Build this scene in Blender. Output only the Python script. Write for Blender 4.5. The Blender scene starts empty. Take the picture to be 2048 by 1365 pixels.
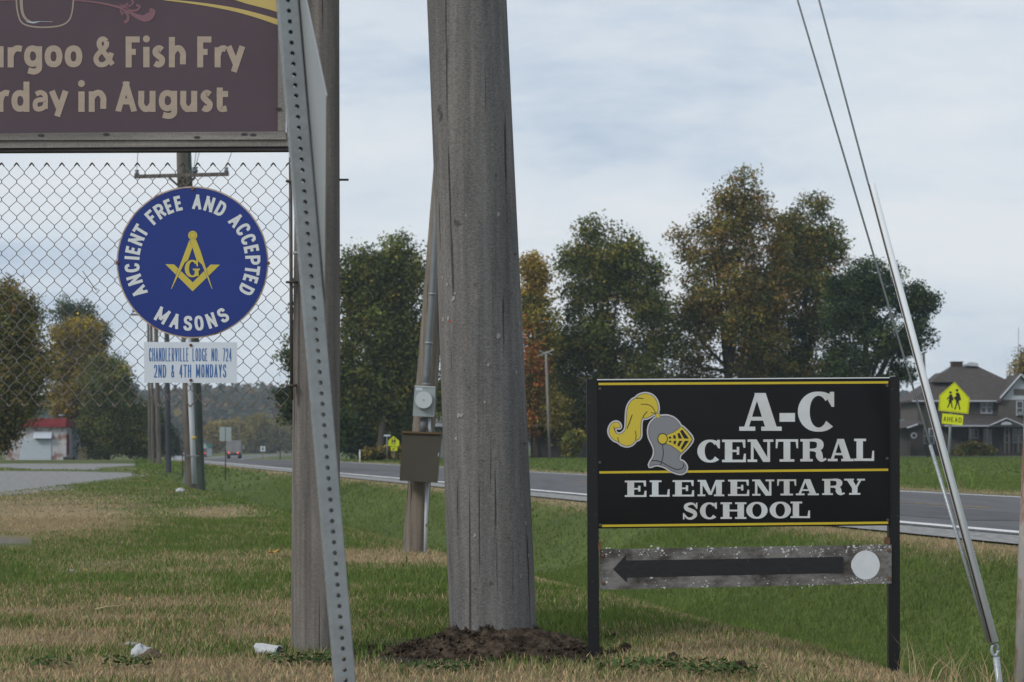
import bpy, math, random
import numpy as np
from mathutils import Vector, Matrix
from mathutils.geometry import tessellate_polygon
random.seed(7)
R = np.random.default_rng(11)
sc = bpy.context.scene
COL = sc.collection
rad = math.radians

# ------------------------------------------------------------------ camera, world, sun, exposure
F = 4600.0; HOR = 893.0; CAMZ = 1.0           # focal length in px of a 2048 wide frame, horizon row, eye height
cam = bpy.data.cameras.new('camera'); camo = bpy.data.objects.new('camera', cam); COL.objects.link(camo)
camo.location = (0, 0, CAMZ); camo.rotation_euler = (rad(90), 0, 0)
cam.sensor_width = 36; cam.lens = F / 2048 * 36; cam.shift_y = (HOR - 682.5) / 2048
cam.clip_start = 0.1; cam.clip_end = 20000
cam.dof.use_dof = True; cam.dof.focus_distance = 11.0; cam.dof.aperture_fstop = 9.5
sc.camera = camo
SUN_EL, SUN_AZ = 38, 232                       # azimuth clockwise from +Y: behind the camera, to the left
w = bpy.data.worlds.new('World'); sc.world = w; w.use_nodes = True
nt = w.node_tree; nt.nodes.clear()
def N(t, typ, **k):
    n = t.nodes.new(typ)
    for a, b in k.items(): setattr(n, a, b)
    return n
out = N(nt, 'ShaderNodeOutputWorld'); bg = N(nt, 'ShaderNodeBackground'); sky = N(nt, 'ShaderNodeTexSky')
sky.sky_type = 'NISHITA'; sky.sun_disc = False; sky.sun_elevation = rad(SUN_EL); sky.sun_rotation = rad(SUN_AZ)
sky.air_density = 1.0; sky.dust_density = 1.5
tc = N(nt, 'ShaderNodeTexCoord'); mp = N(nt, 'ShaderNodeMapping'); mp.inputs['Scale'].default_value = (4, 4, 15)
mp.inputs['Location'].default_value = (.3, .2, 1.1)
n1 = N(nt, 'ShaderNodeTexNoise'); n1.inputs['Scale'].default_value = 1.0; n1.inputs['Detail'].default_value = 8; n1.inputs['Roughness'].default_value = .6
n1.inputs['Distortion'].default_value = .15
cr = N(nt, 'ShaderNodeValToRGB')
cr.color_ramp.elements[0].position = .38; cr.color_ramp.elements[0].color = (3.7, 4.4, 5.4, 1)
cr.color_ramp.elements[1].position = .64; cr.color_ramp.elements[1].color = (5.9, 6.15, 6.45, 1)
e = cr.color_ramp.elements.new(.5); e.color = (5.1, 5.6, 6.15, 1)
mx = N(nt, 'ShaderNodeMixRGB'); mx.inputs[0].default_value = .94
nt.links.new(tc.outputs['Generated'], mp.inputs[0]); nt.links.new(mp.outputs[0], n1.inputs['Vector'])
nt.links.new(n1.outputs['Fac'], cr.inputs[0]); nt.links.new(sky.outputs[0], mx.inputs[1]); nt.links.new(cr.outputs[0], mx.inputs[2])
nt.links.new(mx.outputs[0], bg.inputs[0]); bg.inputs[1].default_value = .1
nt.links.new(bg.outputs[0], out.inputs[0])
sl = bpy.data.lights.new('sun', 'SUN'); sl.energy = 1.5; sl.angle = rad(18); sl.color = (1, .95, .87)
so = bpy.data.objects.new('sun', sl); COL.objects.link(so)
az, el = rad(SUN_AZ), rad(SUN_EL)
sd = Vector((math.sin(az) * math.cos(el), math.cos(az) * math.cos(el), math.sin(el)))
so.rotation_euler = sd.to_track_quat('Z', 'Y').to_euler()
sc.view_settings.view_transform = 'Standard'; sc.view_settings.look = 'None'
sc.view_settings.exposure = .42; sc.view_settings.gamma = 1; sc.view_settings.use_curve_mapping = False
sc.cycles.max_bounces = 6; sc.cycles.volume_bounces = 2; sc.cycles.transparent_max_bounces = 8; sc.cycles.use_denoising = True

# ------------------------------------------------------------------ helpers
def W(px, py, d):
    return np.array([(px - 1024) / F * d, d, CAMZ + (HOR - py) / F * d])
def S(d): return F / d
class MB:
    def __init__(s): s.v = []; s.f = []; s.c = []
    def add(s, verts, faces, col=None):
        b = len(s.v); s.v += [tuple(map(float, p)) for p in verts]; s.f += [tuple(i + b for i in f) for f in faces]
        if col is not None: s.c += [tuple(col)] * len(verts)
        return s
    def box(s, x0, y0, z0, x1, y1, z1):
        if x0 > x1: x0, x1 = x1, x0
        if y0 > y1: y0, y1 = y1, y0
        if z0 > z1: z0, z1 = z1, z0
        return s.add([(x0,y0,z0),(x1,y0,z0),(x1,y1,z0),(x0,y1,z0),(x0,y0,z1),(x1,y0,z1),(x1,y1,z1),(x0,y1,z1)],
                     [(0,3,2,1),(4,5,6,7),(0,1,5,4),(1,2,6,5),(2,3,7,6),(3,0,4,7)])
    def tube(s, pts, rs, n=8, caps=True):
        pts = [Vector(p) for p in pts]
        if not hasattr(rs, '__len__'): rs = [rs] * len(pts)
        vs = []; up = None
        for i, p in enumerate(pts):
            t = (pts[min(i + 1, len(pts) - 1)] - pts[max(i - 1, 0)]).normalized()
            if up is None: up = Vector((0, 0, 1)) if abs(t.z) < .9 else Vector((0, 1, 0))
            a = t.cross(up).normalized(); up = a.cross(t).normalized()
            for k in range(n):
                q = 2 * math.pi * k / n
                vs.append(p + a * (math.cos(q) * rs[i]) + up * (math.sin(q) * rs[i]))
        fs = []
        for i in range(len(pts) - 1):
            for k in range(n):
                fs.append((i*n+k, i*n+(k+1) % n, (i+1)*n+(k+1) % n, (i+1)*n+k))
        if caps:
            fs.append(tuple(reversed(range(n)))); fs.append(tuple((len(pts)-1)*n + k for k in range(n)))
        return s.add(vs, fs)
    def prism(s, poly, y0, y1):                       # poly in (x, z), extruded in y; y0 is the front
        poly = [(float(a), float(b)) for a, b in poly]; n = len(poly)
        tri = tessellate_polygon([[Vector((a, b, 0)) for a, b in poly]])
        vs = [(a, y0, b) for a, b in poly] + [(a, y1, b) for a, b in poly]
        fs = [tuple(t) for t in tri] + [tuple(i + n for i in reversed(t)) for t in tri]
        fs += [(i, i + n, (i + 1) % n + n, (i + 1) % n) for i in range(n)]
        return s.add(vs, fs)
    def flat(s, poly, y):                             # a sheet of print facing -y
        poly = [(float(a), float(b)) for a, b in poly]
        tri = tessellate_polygon([[Vector((a, b, 0)) for a, b in poly]])
        vs = [(a, y, b) for a, b in poly]; fs = []
        for t in tri:
            (ax, az), (bx, bz), (cx, cz) = (poly[i] for i in t)
            fs.append(tuple(t) if (bx-ax)*(cz-az)-(bz-az)*(cx-ax) > 0 else tuple(reversed(t)))
        return s.add(vs, fs)
    def mesh(s, name, mat, smooth=False, off=(0, 0, 0)):
        me = bpy.data.meshes.new(name)
        o = np.array(off, float)
        me.from_pydata([tuple(np.array(p) - o) for p in s.v], [], s.f)
        if s.c and len(s.c) == len(s.v):
            ca = me.color_attributes.new('Col', 'FLOAT_COLOR', 'POINT')
            ca.data.foreach_set('color', np.array([(c[0], c[1], c[2], 1) for c in s.c], np.float32).ravel())
        if mat: me.materials.append(mat)
        if smooth: me.polygons.foreach_set('use_smooth', [True] * len(me.polygons))
        me.update(); return me
    def build(s, name, mat, parent=None, smooth=False, off=(0, 0, 0)):
        o = bpy.data.objects.new(name, s.mesh(name, mat, smooth, off)); COL.objects.link(o)
        if parent: o.parent = parent
        return o
def tag(o, label=None, cat=None, group=None, kind=None):
    if label: o['label'] = label
    if cat: o['category'] = cat
    if group: o['group'] = group
    if kind: o['kind'] = kind
    return o
def thing(name, loc, label, cat, group=None, rot=(0, 0, 0)):
    o = bpy.data.objects.new(name, None); COL.objects.link(o); o.location = [float(v) for v in loc]; o.rotation_euler = rot
    return tag(o, label, cat, group)
def fastmesh(name, V, Fa, k, mat, cols=None, parent=None, smooth=False):
    """V (n,3), Fa (m,k) arrays"""
    me = bpy.data.meshes.new(name)
    me.vertices.add(len(V)); me.vertices.foreach_set('co', np.asarray(V, np.float32).ravel())
    m = len(Fa); me.loops.add(m * k); me.loops.foreach_set('vertex_index', np.asarray(Fa, np.int32).ravel())
    me.polygons.add(m); me.polygons.foreach_set('loop_start', np.arange(0, m * k, k, dtype=np.int32))
    me.polygons.foreach_set('loop_total', np.full(m, k, np.int32))
    if smooth: me.polygons.foreach_set('use_smooth', np.ones(m, bool))
    if cols is not None:
        ca = me.color_attributes.new('Col', 'FLOAT_COLOR', 'POINT')
        c4 = np.ones((len(V), 4), np.float32); c4[:, :3] = cols; ca.data.foreach_set('color', c4.ravel())
    me.materials.append(mat); me.update(calc_edges=True)
    o = bpy.data.objects.new(name, me); COL.objects.link(o)
    if parent: o.parent = parent
    return o
_lat = R.random((256, 256))
def vnoise(x, y, s):
    x = np.asarray(x, float) / s + 500.3; y = np.asarray(y, float) / s + 500.7
    xi = np.floor(x).astype(int); yi = np.floor(y).astype(int); fx = x - xi; fy = y - yi
    fx = fx*fx*(3-2*fx); fy = fy*fy*(3-2*fy)
    g = lambda a, b: _lat[a % 256, b % 256]
    return (g(xi,yi)*(1-fx)+g(xi+1,yi)*fx)*(1-fy) + (g(xi,yi+1)*(1-fx)+g(xi+1,yi+1)*fx)*fy
def sm(a, b, x):
    t = np.clip((np.asarray(x, float) - a) / (b - a), 0, 1); return t*t*(3-2*t)

# ------------------------------------------------------------------ materials
def mat(name, col=(.5, .5, .5), rough=.7, metal=0, spec=.4, var=.0, vscale=(6, 6, 6), col2=None, bump=0, bscale=40, attr=False,
        thresh=None, detail=5, coords='Object', transl=0, emit=None):
    m = bpy.data.materials.new(name); m.use_nodes = True; t = m.node_tree; p = t.nodes['Principled BSDF']
    p.inputs['Roughness'].default_value = rough; p.inputs['Metallic'].default_value = metal; p.inputs['Specular IOR Level'].default_value = spec
    p.inputs['Base Color'].default_value = (*col, 1)
    L = t.links.new; base = None
    tcn = N(t, 'ShaderNodeTexCoord')
    if attr:
        a = N(t, 'ShaderNodeAttribute'); a.attribute_name = 'Col'; base = a.outputs['Color']
    if var or col2:
        mpn = N(t, 'ShaderNodeMapping'); mpn.inputs['Scale'].default_value = vscale; L(tcn.outputs[coords], mpn.inputs[0])
        nz = N(t, 'ShaderNodeTexNoise'); nz.inputs['Scale'].default_value = 1; nz.inputs['Detail'].default_value = detail; nz.inputs['Roughness'].default_value = .62
        L(mpn.outputs[0], nz.inputs['Vector'])
        if col2:
            rp = N(t, 'ShaderNodeValToRGB'); lo, hi = thresh or (.4, .6)
            rp.color_ramp.elements[0].position = lo; rp.color_ramp.elements[1].position = hi
            rp.color_ramp.elements[0].color = (*col, 1); rp.color_ramp.elements[1].color = (*col2, 1)
            L(nz.outputs['Fac'], rp.inputs[0]); base = rp.outputs[0]
        if var:
            mr = N(t, 'ShaderNodeMapRange'); mr.inputs['From Min'].default_value = .3; mr.inputs['From Max'].default_value = .7
            mr.inputs['To Min'].default_value = 1 - var; mr.inputs['To Max'].default_value = 1 + var; L(nz.outputs['Fac'], mr.inputs['Value'])
            mu = N(t, 'ShaderNodeMixRGB', blend_type='MULTIPLY'); mu.inputs[0].default_value = 1
            if base is not None: L(base, mu.inputs[1])
            else: mu.inputs[1].default_value = (*col, 1)
            L(mr.outputs[0], mu.inputs[2]); base = mu.outputs[0]
    if base is not None: L(base, p.inputs['Base Color'])
    if bump:
        nb = N(t, 'ShaderNodeTexNoise'); nb.inputs['Scale'].default_value = bscale; nb.inputs['Detail'].default_value = 4
        L(tcn.outputs[coords], nb.inputs['Vector'])
        bp = N(t, 'ShaderNodeBump'); bp.inputs['Strength'].default_value = bump; bp.inputs['Distance'].default_value = .02
        L(nb.outputs['Fac'], bp.inputs['Height']); L(bp.outputs[0], p.inputs['Normal'])
    if transl:
        p.inputs['Subsurface Weight'].default_value = 0
        tr = N(t, 'ShaderNodeBsdfTranslucent'); mxs = N(t, 'ShaderNodeMixShader'); mxs.inputs[0].default_value = transl
        if base is not None: L(base, tr.inputs['Color'])
        L(p.outputs[0], mxs.inputs[1]); L(tr.outputs[0], mxs.inputs[2]); L(mxs.outputs[0], t.nodes['Material Output'].inputs['Surface'])
    if emit:
        p.inputs['Emission Color'].default_value = (*emit[0], 1); p.inputs['Emission Strength'].default_value = emit[1]
    return m
def wood(name, dark, light, crack=.55, fuzz=.5, zs=.7, dirt=None, axis='z'):
    """weathered pole timber: long grain, drying checks, fuzzy surface; dirt = height to which splashed soil clings"""
    m = bpy.data.materials.new(name); m.use_nodes = True; t = m.node_tree; p = t.nodes['Principled BSDF']; L = t.links.new
    p.inputs['Roughness'].default_value = .9; p.inputs['Specular IOR Level'].default_value = .15
    tcn = N(t, 'ShaderNodeTexCoord')
    def noise(scale, detail=5, rough=.6, dist=0):
        mpn = N(t, 'ShaderNodeMapping'); mpn.inputs['Scale'].default_value = scale if axis == 'z' else (scale[2], scale[1], scale[0]); L(tcn.outputs['Object'], mpn.inputs[0])
        nz = N(t, 'ShaderNodeTexNoise'); nz.inputs['Scale'].default_value = 1; nz.inputs['Detail'].default_value = detail
        nz.inputs['Roughness'].default_value = rough; nz.inputs['Distortion'].default_value = dist; L(mpn.outputs[0], nz.inputs['Vector']); return nz.outputs['Fac']
    def ramp(src, a, b, ca, cb):
        rp = N(t, 'ShaderNodeValToRGB'); rp.color_ramp.elements[0].position = a; rp.color_ramp.elements[1].position = b
        rp.color_ramp.elements[0].color = (*ca, 1); rp.color_ramp.elements[1].color = (*cb, 1); L(src, rp.inputs[0]); return rp.outputs[0]
    def mul(a, b, f=1):
        mu = N(t, 'ShaderNodeMixRGB', blend_type='MULTIPLY'); mu.inputs[0].default_value = f; L(a, mu.inputs[1]); L(b, mu.inputs[2]); return mu.outputs[0]
    grain = noise((22, 22, zs), 6, .65); patch = noise((4, 4, .7), 6, .7); fz = noise((70, 70, 160), 3, .7); crk = noise((26, 26, .35), 3, .5, .3)
    knots = noise((9, 9, 7), 2)
    c = ramp(grain, .3, .7, dark, light)
    c = mul(c, ramp(patch, .3, .7, (.62, .63, .66), (1.25, 1.2, 1.14)))
    c = mul(c, ramp(fz, .38, .62, (.7, .7, .7), (1.2, 1.2, 1.2)), fuzz)
    ck = ramp(crk, .345, .375, (.16, .15, .14), (1, 1, 1)); c = mul(c, ck, crack)
    c = mul(c, ramp(knots, .26, .31, (.35, .33, .3), (1, 1, 1)), .7)
    if dirt:
        sp = N(t, 'ShaderNodeSeparateXYZ'); L(tcn.outputs['Object'], sp.inputs[0])
        ad = N(t, 'ShaderNodeMath', operation='MULTIPLY_ADD'); ad.inputs[1].default_value = .55; L(noise((7, 7, 5), 5, .75), ad.inputs[0]); L(sp.outputs['Z'], ad.inputs[2])
        mr = N(t, 'ShaderNodeMapRange'); mr.inputs['From Min'].default_value = dirt + .26; mr.inputs['From Max'].default_value = dirt + .3; L(ad.outputs[0], mr.inputs['Value'])
        mxd = N(t, 'ShaderNodeMixRGB'); mxd.inputs[1].default_value = (.022, .018, .014, 1); L(mr.outputs[0], mxd.inputs[0]); L(c, mxd.inputs[2]); c = mxd.outputs[0]
    L(c, p.inputs['Base Color'])
    ma = N(t, 'ShaderNodeMath', operation='MULTIPLY_ADD'); ma.inputs[1].default_value = .5; L(fz, ma.inputs[0]); L(ck, ma.inputs[2])
    bp = N(t, 'ShaderNodeBump'); bp.inputs['Strength'].default_value = .55; bp.inputs['Distance'].default_value = .008
    L(ma.outputs[0], bp.inputs['Height']); L(bp.outputs[0], p.inputs['Normal'])
    return m
M = {}
M['ground'] = mat('ground_soil_and_turf', rough=.95, spec=.1, attr=True, var=.35, vscale=(9, 9, 9), bump=.6, bscale=30)
M['grass'] = mat('grass_blades', rough=.8, spec=.15, attr=True, transl=.25)
M['leaf'] = mat('tree_leaves', rough=.75, spec=.2, attr=True, transl=.22)
M['asphalt'] = mat('asphalt', (.085, .085, .09), .85, var=.24, vscale=(1.6, .12, 1), bump=.2, bscale=60)
M['shoulder'] = mat('pale_gravel_shoulder', (.19, .188, .185), .95, col2=(.25, .245, .235), vscale=(8, 3, 1), var=.15)
M['gravel'] = mat('crushed_gravel', (.15, .148, .148), .95, col2=(.24, .235, .23), vscale=(5, 5, 5), var=.2, bump=.5, bscale=25)
M['tar'] = mat('darker_tar_patch', (.062, .062, .066), .85, var=.25, vscale=(2, 1, 1))
M['white_paint'] = mat('white_road_paint', (.62, .62, .62), .8, var=.12, vscale=(5, 2, 5))
M['orange_paint'] = mat('worn_orange_road_paint', (.33, .2, .05), .85, col2=(.1, .09, .085), vscale=(6, 2, 6))
M['pole_near'] = wood('weathered_grey_pole_wood', (.125, .125, .127), (.21, .208, .206), fuzz=.85, crack=.75, dirt=.1)
M['pole_left'] = wood('weathered_brown_pole_wood', (.11, .104, .1), (.24, .226, .212), crack=.9, zs=.5)
M['pole_meter'] = wood('pitted_pole_wood', (.115, .1, .085), (.25, .225, .195), crack=.95)
M['pole_far'] = wood('far_pole_wood', (.09, .08, .072), (.17, .155, .14))
M['pole_green'] = wood('treated_green_pole_wood', (.055, .07, .064), (.1, .118, .108))
M['pole_dark'] = wood('dark_blue_grey_pole_wood', (.05, .055, .068), (.085, .092, .108))
M['timber'] = wood('weathered_frame_timber', (.13, .125, .12), (.3, .29, .28), axis='x')
M['timber_up'] = wood('weathered_upright_timber', (.13, .125, .12), (.28, .27, .26))
M['timber_dark'] = mat('shaded_timber', (.05, .045, .05), .9, var=.3, vscale=(3, 20, 20))
M['galv'] = mat('galvanized_steel', (.255, .282, .298), .5, .35, var=.12, vscale=(25, 25, 25), bump=.05, bscale=90)
M['alu'] = mat('dull_aluminium_sheet', (.36, .38, .39), .42, .5, var=.06, vscale=(10, 10, 3))
M['wire'] = mat('rusty_chain_link_wire', (.2, .195, .19), .6, .3, col2=(.14, .11, .09), vscale=(30, 30, 30))
M['steel_dark'] = mat('dark_weathered_steel', (.085, .085, .085), .65, .4, col2=(.1, .07, .05), vscale=(20, 20, 20))
M['rust'] = mat('rust', (.1, .05, .03), .9, col2=(.16, .09, .05), vscale=(40, 40, 40))
M['guy'] = mat('galvanized_guy_wire', (.33, .37, .4), .45, .3, var=.2, vscale=(9, 9, 200))
M['guard'] = mat('pale_plastic_guy_guard', (.66, .7, .73), .7, 0, spec=.2, var=.08, vscale=(4, 4, 2))
M['black'] = mat('black_sign_enamel', (.006, .0065, .008), .16, 0, spec=.22, col2=(.009, .009, .0095), vscale=(2.2, 2.2, 5), thresh=(.45, .75), bump=.015, bscale=3)
M['black_post'] = mat('black_painted_steel', (.01, .0105, .012), .4, 0, spec=.35, col2=(.07, .07, .07), vscale=(60, 60, 60), thresh=(.66, .7))
M['white_letter'] = mat('white_vinyl_letters', (.56, .6, .63), .5, col2=(.46, .45, .43), vscale=(3, 3, 3), thresh=(.45, .7))
M['yellow'] = mat('yellow_vinyl', (.52, .4, .025), .45, var=.06)
M['logo_yellow'] = mat('yellow_emblem_print', (.55, .44, .045), .5)
M['logo_grey'] = mat('grey_emblem_print', (.2, .215, .235), .5)
M['logo_white'] = mat('pale_emblem_edge', (.5, .49, .52), .5)
M['logo_black'] = mat('black_emblem_lines', (.012, .012, .014), .5)
M['arrow_plate'] = mat('weathered_bare_plate', (.05, .045, .04), .75, .2, col2=(.165, .16, .158), vscale=(7, 7, 11), thresh=(.36, .56), var=.25, bump=.2, bscale=60)
M['flake'] = mat('flaking_white_paint', (.5, .51, .52), .8)
M['arrow'] = mat('cracked_black_tape', (.012, .013, .016), .55, col2=(.05, .05, .055), vscale=(40, 40, 12), thresh=(.66, .72), bump=.15, bscale=40)
M['reflector'] = mat('white_round_sticker', (.56, .6, .64), .6, var=.07, vscale=(20, 20, 20))
M['blue'] = mat('blue_enamel', (.011, .032, .2), .3, 0, spec=.4, var=.12, vscale=(2, 2, 2))
M['tan_rim'] = mat('tan_rusting_rim', (.42, .34, .27), .7, col2=(.2, .1, .05), vscale=(14, 14, 14), thresh=(.52, .7))
M['white_enamel'] = mat('white_enamel_letters', (.6, .64, .66), .45)
M['sign_white'] = mat('white_sheet_sign', (.57, .63, .7), .5, var=.05)
M['blue_letter'] = mat('faded_blue_lettering', (.04, .13, .36), .6, var=.15, vscale=(30, 30, 30))
M['gold'] = mat('yellow_enamel', (.52, .43, .07), .45)
M['banner'] = mat('dark_purple_vinyl_banner', (.078, .056, .07), .55, spec=.3, var=.1, vscale=(2, 2, 2), bump=.06, bscale=12)
M['banner_tan'] = mat('tan_banner_print', (.36, .29, .235), .6, var=.08, vscale=(4, 4, 30))
M['banner_gold'] = mat('gold_banner_print', (.48, .37, .13), .6)
M['banner_pink'] = mat('dusty_pink_banner_print', (.2, .1, .125), .6)
M['banner_glass'] = mat('pale_glass_print', (.3, .25, .21), .6)
M['banner_shine'] = mat('pale_blue_glint_print', (.4, .45, .5), .6)
M['meter'] = mat('grey_meter_steel', (.3, .34, .35), .5, .2, var=.06, vscale=(9, 9, 9))
M['meter_face'] = mat('pale_meter_cover', (.46, .5, .52), .4)
M['conduit'] = mat('grey_conduit', (.16, .175, .185), .5, .3, var=.15, vscale=(20, 20, 6))
M['pvc'] = mat('pale_conduit', (.45, .48, .52), .5)
M['brown_box'] = mat('brown_painted_steel', (.062, .055, .042), .6, .1, var=.12, vscale=(4, 4, 1))
M['brown_rim'] = mat('rusty_brown_lid', (.11, .07, .035), .7)
M['soil'] = mat('dark_dug_soil', (.03, .022, .016), .95, spec=.1, col2=(.066, .05, .037), vscale=(14, 14, 14), var=.4, bump=1, bscale=35)
M['litter'] = mat('white_crumpled_litter', (.42, .44, .46), .6, var=.1, vscale=(30, 30, 30))
M['dead_leaf'] = mat('yellow_dead_leaf', (.4, .24, .04), .7)
M['brown_leaf'] = mat('brown_dead_matter', (.11, .08, .055), .9)
M['straw'] = mat('pale_dry_stalk', (.38, .31, .18), .8)
M['rusty_pipe'] = mat('rusty_white_painted_post', (.34, .33, .32), .7, .1, col2=(.17, .075, .045), vscale=(6, 6, 2.2), thresh=(.46, .56), var=.2)
M['trunk'] = wood('tree_bark', (.04, .034, .028), (.1, .088, .075))
M['pedestal'] = mat('green_utility_pedestal', (.13, .21, .2), .6)
M['fluor'] = mat('fluorescent_yellow_green_sheeting', (.62, .68, .012), .5)
M['sign_black'] = mat('black_sign_print', (.015, .015, .015), .6)
M['sign_back'] = mat('grey_sign_back', (.3, .34, .34), .5, .3)
M['post_grey'] = mat('grey_sign_post', (.18, .2, .21), .6, .3)
M['post_rusty'] = mat('dark_rusty_post', (.05, .042, .04), .8)
M['siding'] = mat('taupe_siding', (.09, .08, .074), .85, var=.1, vscale=(1, 1, 9))
M['roof'] = mat('brown_shingles', (.06, .05, .047), .9, var=.25, vscale=(2, 2, 6))
M['trim'] = mat('white_trim', (.42, .45, .5), .7)
M['glass'] = mat('window_glass', (.03, .035, .04), .08, 0, spec=.6)
M['brick'] = mat('red_brown_brick', (.06, .035, .03), .9, var=.2, vscale=(3, 3, 12))
M['porch_dark'] = mat('dark_porch_boards', (.04, .034, .03), .9)
M['green_roof'] = mat('grey_green_roof', (.17, .22, .2), .8)
M['peel'] = mat('white_paint_peeling_off_brick', (.42, .42, .44), .85, col2=(.2, .11, .09), vscale=(.9, .9, 1.1), thresh=(.48, .62), detail=8)
M['red_metal'] = mat('red_metal_roofing', (.2, .012, .018), .55, var=.15, vscale=(3, 3, 1))
M['door_white'] = mat('pale_blue_white_door', (.42, .47, .53), .7, var=.06, vscale=(1, 1, 8))
M['house_white'] = mat('white_house_paint', (.42, .45, .5), .8)
M['truck_grey'] = mat('dirty_grey_trailer', (.2, .2, .2), .6, var=.15, vscale=(1, 1, 1))
M['truck_white'] = mat('white_truck_paint', (.5, .5, .52), .5)
M['rubber'] = mat('tyre_rubber', (.015, .015, .015), .9)
M['chrome'] = mat('dark_bumper', (.06, .06, .065), .4, .5)
M['tail'] = mat('lit_red_tail_light', (.5, .02, .01), .4, emit=((1, .06, .04), 1.2))
M['car_paint'] = mat('dark_car_paint', (.03, .035, .045), .3, .3)
M['street_green'] = mat('green_street_sign', (.02, .2, .12), .6)
M['wall_dark'] = mat('dark_shed_boards', (.05, .05, .05), .9, var=.2, vscale=(4, 1, 1))
M['grey_house'] = mat('grey_house_siding', (.2, .21, .22), .85, var=.08, vscale=(1, 1, 9))
M['insulator'] = mat('grey_porcelain', (.1, .12, .14), .3)

# ------------------------------------------------------------------ terrain
def curve(y): 
    y = np.asarray(y, float); a = np.clip(y - 100, 0, 500); return 2.1e-4 * a * a + np.clip(y - 600, 0, None) * .21
def uu(x, y): return np.asarray(x, float) + .2096 * np.asarray(y, float) - curve(y)
def zg(x, y):
    x = np.asarray(x, float); y = np.asarray(y, float); u = uu(x, y)
    d = -.78 * sm(3.5, 6.5, u) * (1 - sm(7.0, 9.5, u)) * (1 - sm(70, 104, y))
    left = 1 - sm(-.075, -.02, x / np.maximum(y, 20))
    fall = -1.15 * sm(130, 400, y) * left
    bumps = .03 * (vnoise(x, y, 1.1) - .5) * (1 - sm(60, 120, y)) * (1 - sm(8.8, 9.4, u) + sm(20.2, 21.5, u))
    lot = np.where((x < -2) & (y > 45), 0, 1)
    return d + fall + bumps * lot
def gpx(x, y): return 1024 + F * x / np.maximum(y, 1), HOR + F * CAMZ / np.maximum(y, 1)
def zones(x, y):
    """dry-grass and bare-soil weights of the lawn"""
    px, py = gpx(x, y); u = uu(x, y)
    n = vnoise(x, y, .55); n2 = vnoise(x + 31, y, 1.7); n3 = vnoise(x, y + 77, .17)
    def ell(cx, cy, rx, ry): return np.clip(1.25 - np.sqrt(((px - cx) / rx) ** 2 + ((py - cy) / ry) ** 2), 0, 1)
    dry = .12 + .35 * (n2 - .5)
    dry = dry + .95 * sm(1165, 1240, py) * (1 - sm(560, 760, px)) * (.55 + .7 * (n - .3))
    dry = dry + .8 * sm(1300, 1345, py) * sm(500, 700, px) * (1 - sm(1500, 1650, px) * .2)
    dry = dry + 1.2 * ell(70, 1035, 230, 50) + .9 * ell(430, 1025, 95, 14) + .45 * ell(420, 1135, 330, 22)
    dry = dry + 1.1 * ell(800, 1115, 240, 22) + 1.0 * ell(1090, 1135, 130, 14)
    dry = dry + .8 * ell(1400, 1300, 260, 42) + .8 * ell(1900, 1350, 180, 55)
    dry = dry + .45 * np.exp(-((u - 4.15) / .4) ** 2) * sm(8, 11, y) * (1 - sm(20, 40, y))
    dry = dry + .9 * np.exp(-((u - 9.55) / .35) ** 2) + .7 * np.exp(-((u - 20.6) / .6) ** 2)
    dry = dry - .5 * sm(4.6, 5.6, u) * (1 - sm(8.6, 9.2, u)) - .5 * sm(21.5, 24, u)
    dry = np.clip(dry + .55 * (n - .5) + .3 * (n3 - .5), 0, 1)
    soil = 1.3 * ell(985, 1300, 200, 42) + 1.1 * ell(760, 1308, 150, 26) + ell(1180, 1315, 90, 18) - .15
    soil = np.clip(soil + .7 * (n - .5) + .5 * (n3 - .5), 0, 1)
    return dry, soil
GREEN = np.array([.098, .132, .037]); DRY = np.array([.28, .215, .125]); SOIL = np.array([.035, .028, .022])
Ys = np.concatenate([np.linspace(-40, 2.5, 18), 3 * 1.014 ** np.arange(0, 538)])
ts = np.concatenate([np.linspace(-2.6, -.4, 16), np.linspace(-.36, .36, 121), np.linspace(.4, 2.6, 16)])
GX = ts[None, :] * (np.abs(Ys)[:, None] + 5); GY = np.repeat(Ys[:, None], len(ts), 1)
GZ = zg(GX, GY)
dz_, sz_ = zones(GX, GY)
gc = GREEN * .75 + (DRY * .8 - GREEN * .75) * dz_[..., None]; gc = gc + (SOIL - gc) * sz_[..., None]
gpx_, gpy_ = gpx(GX, GY); gv_ = np.clip(1.3 - np.sqrt(((gpx_ + 60) / 120) ** 2 + ((gpy_ - 1083) / 11) ** 2) + .9 * (vnoise(GX, GY, .3) - .5), 0, 1) * (GY > 5)
gc = gc + (np.array([.16, .15, .14]) - gc) * gv_[..., None]
gc = gc * (.8 + .4 * vnoise(GX, GY, 2.3)[..., None])
nr, nc = GX.shape; idx = np.arange(nr * nc).reshape(nr, nc)
fa = np.stack([idx[:-1, :-1], idx[:-1, 1:], idx[1:, 1:], idx[1:, :-1]], -1).reshape(-1, 4)
g = fastmesh('ground', np.stack([GX, GY, GZ], -1).reshape(-1, 3), fa, 4, M['ground'], gc.reshape(-1, 3), smooth=True)
tag(g, kind='structure')

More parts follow.
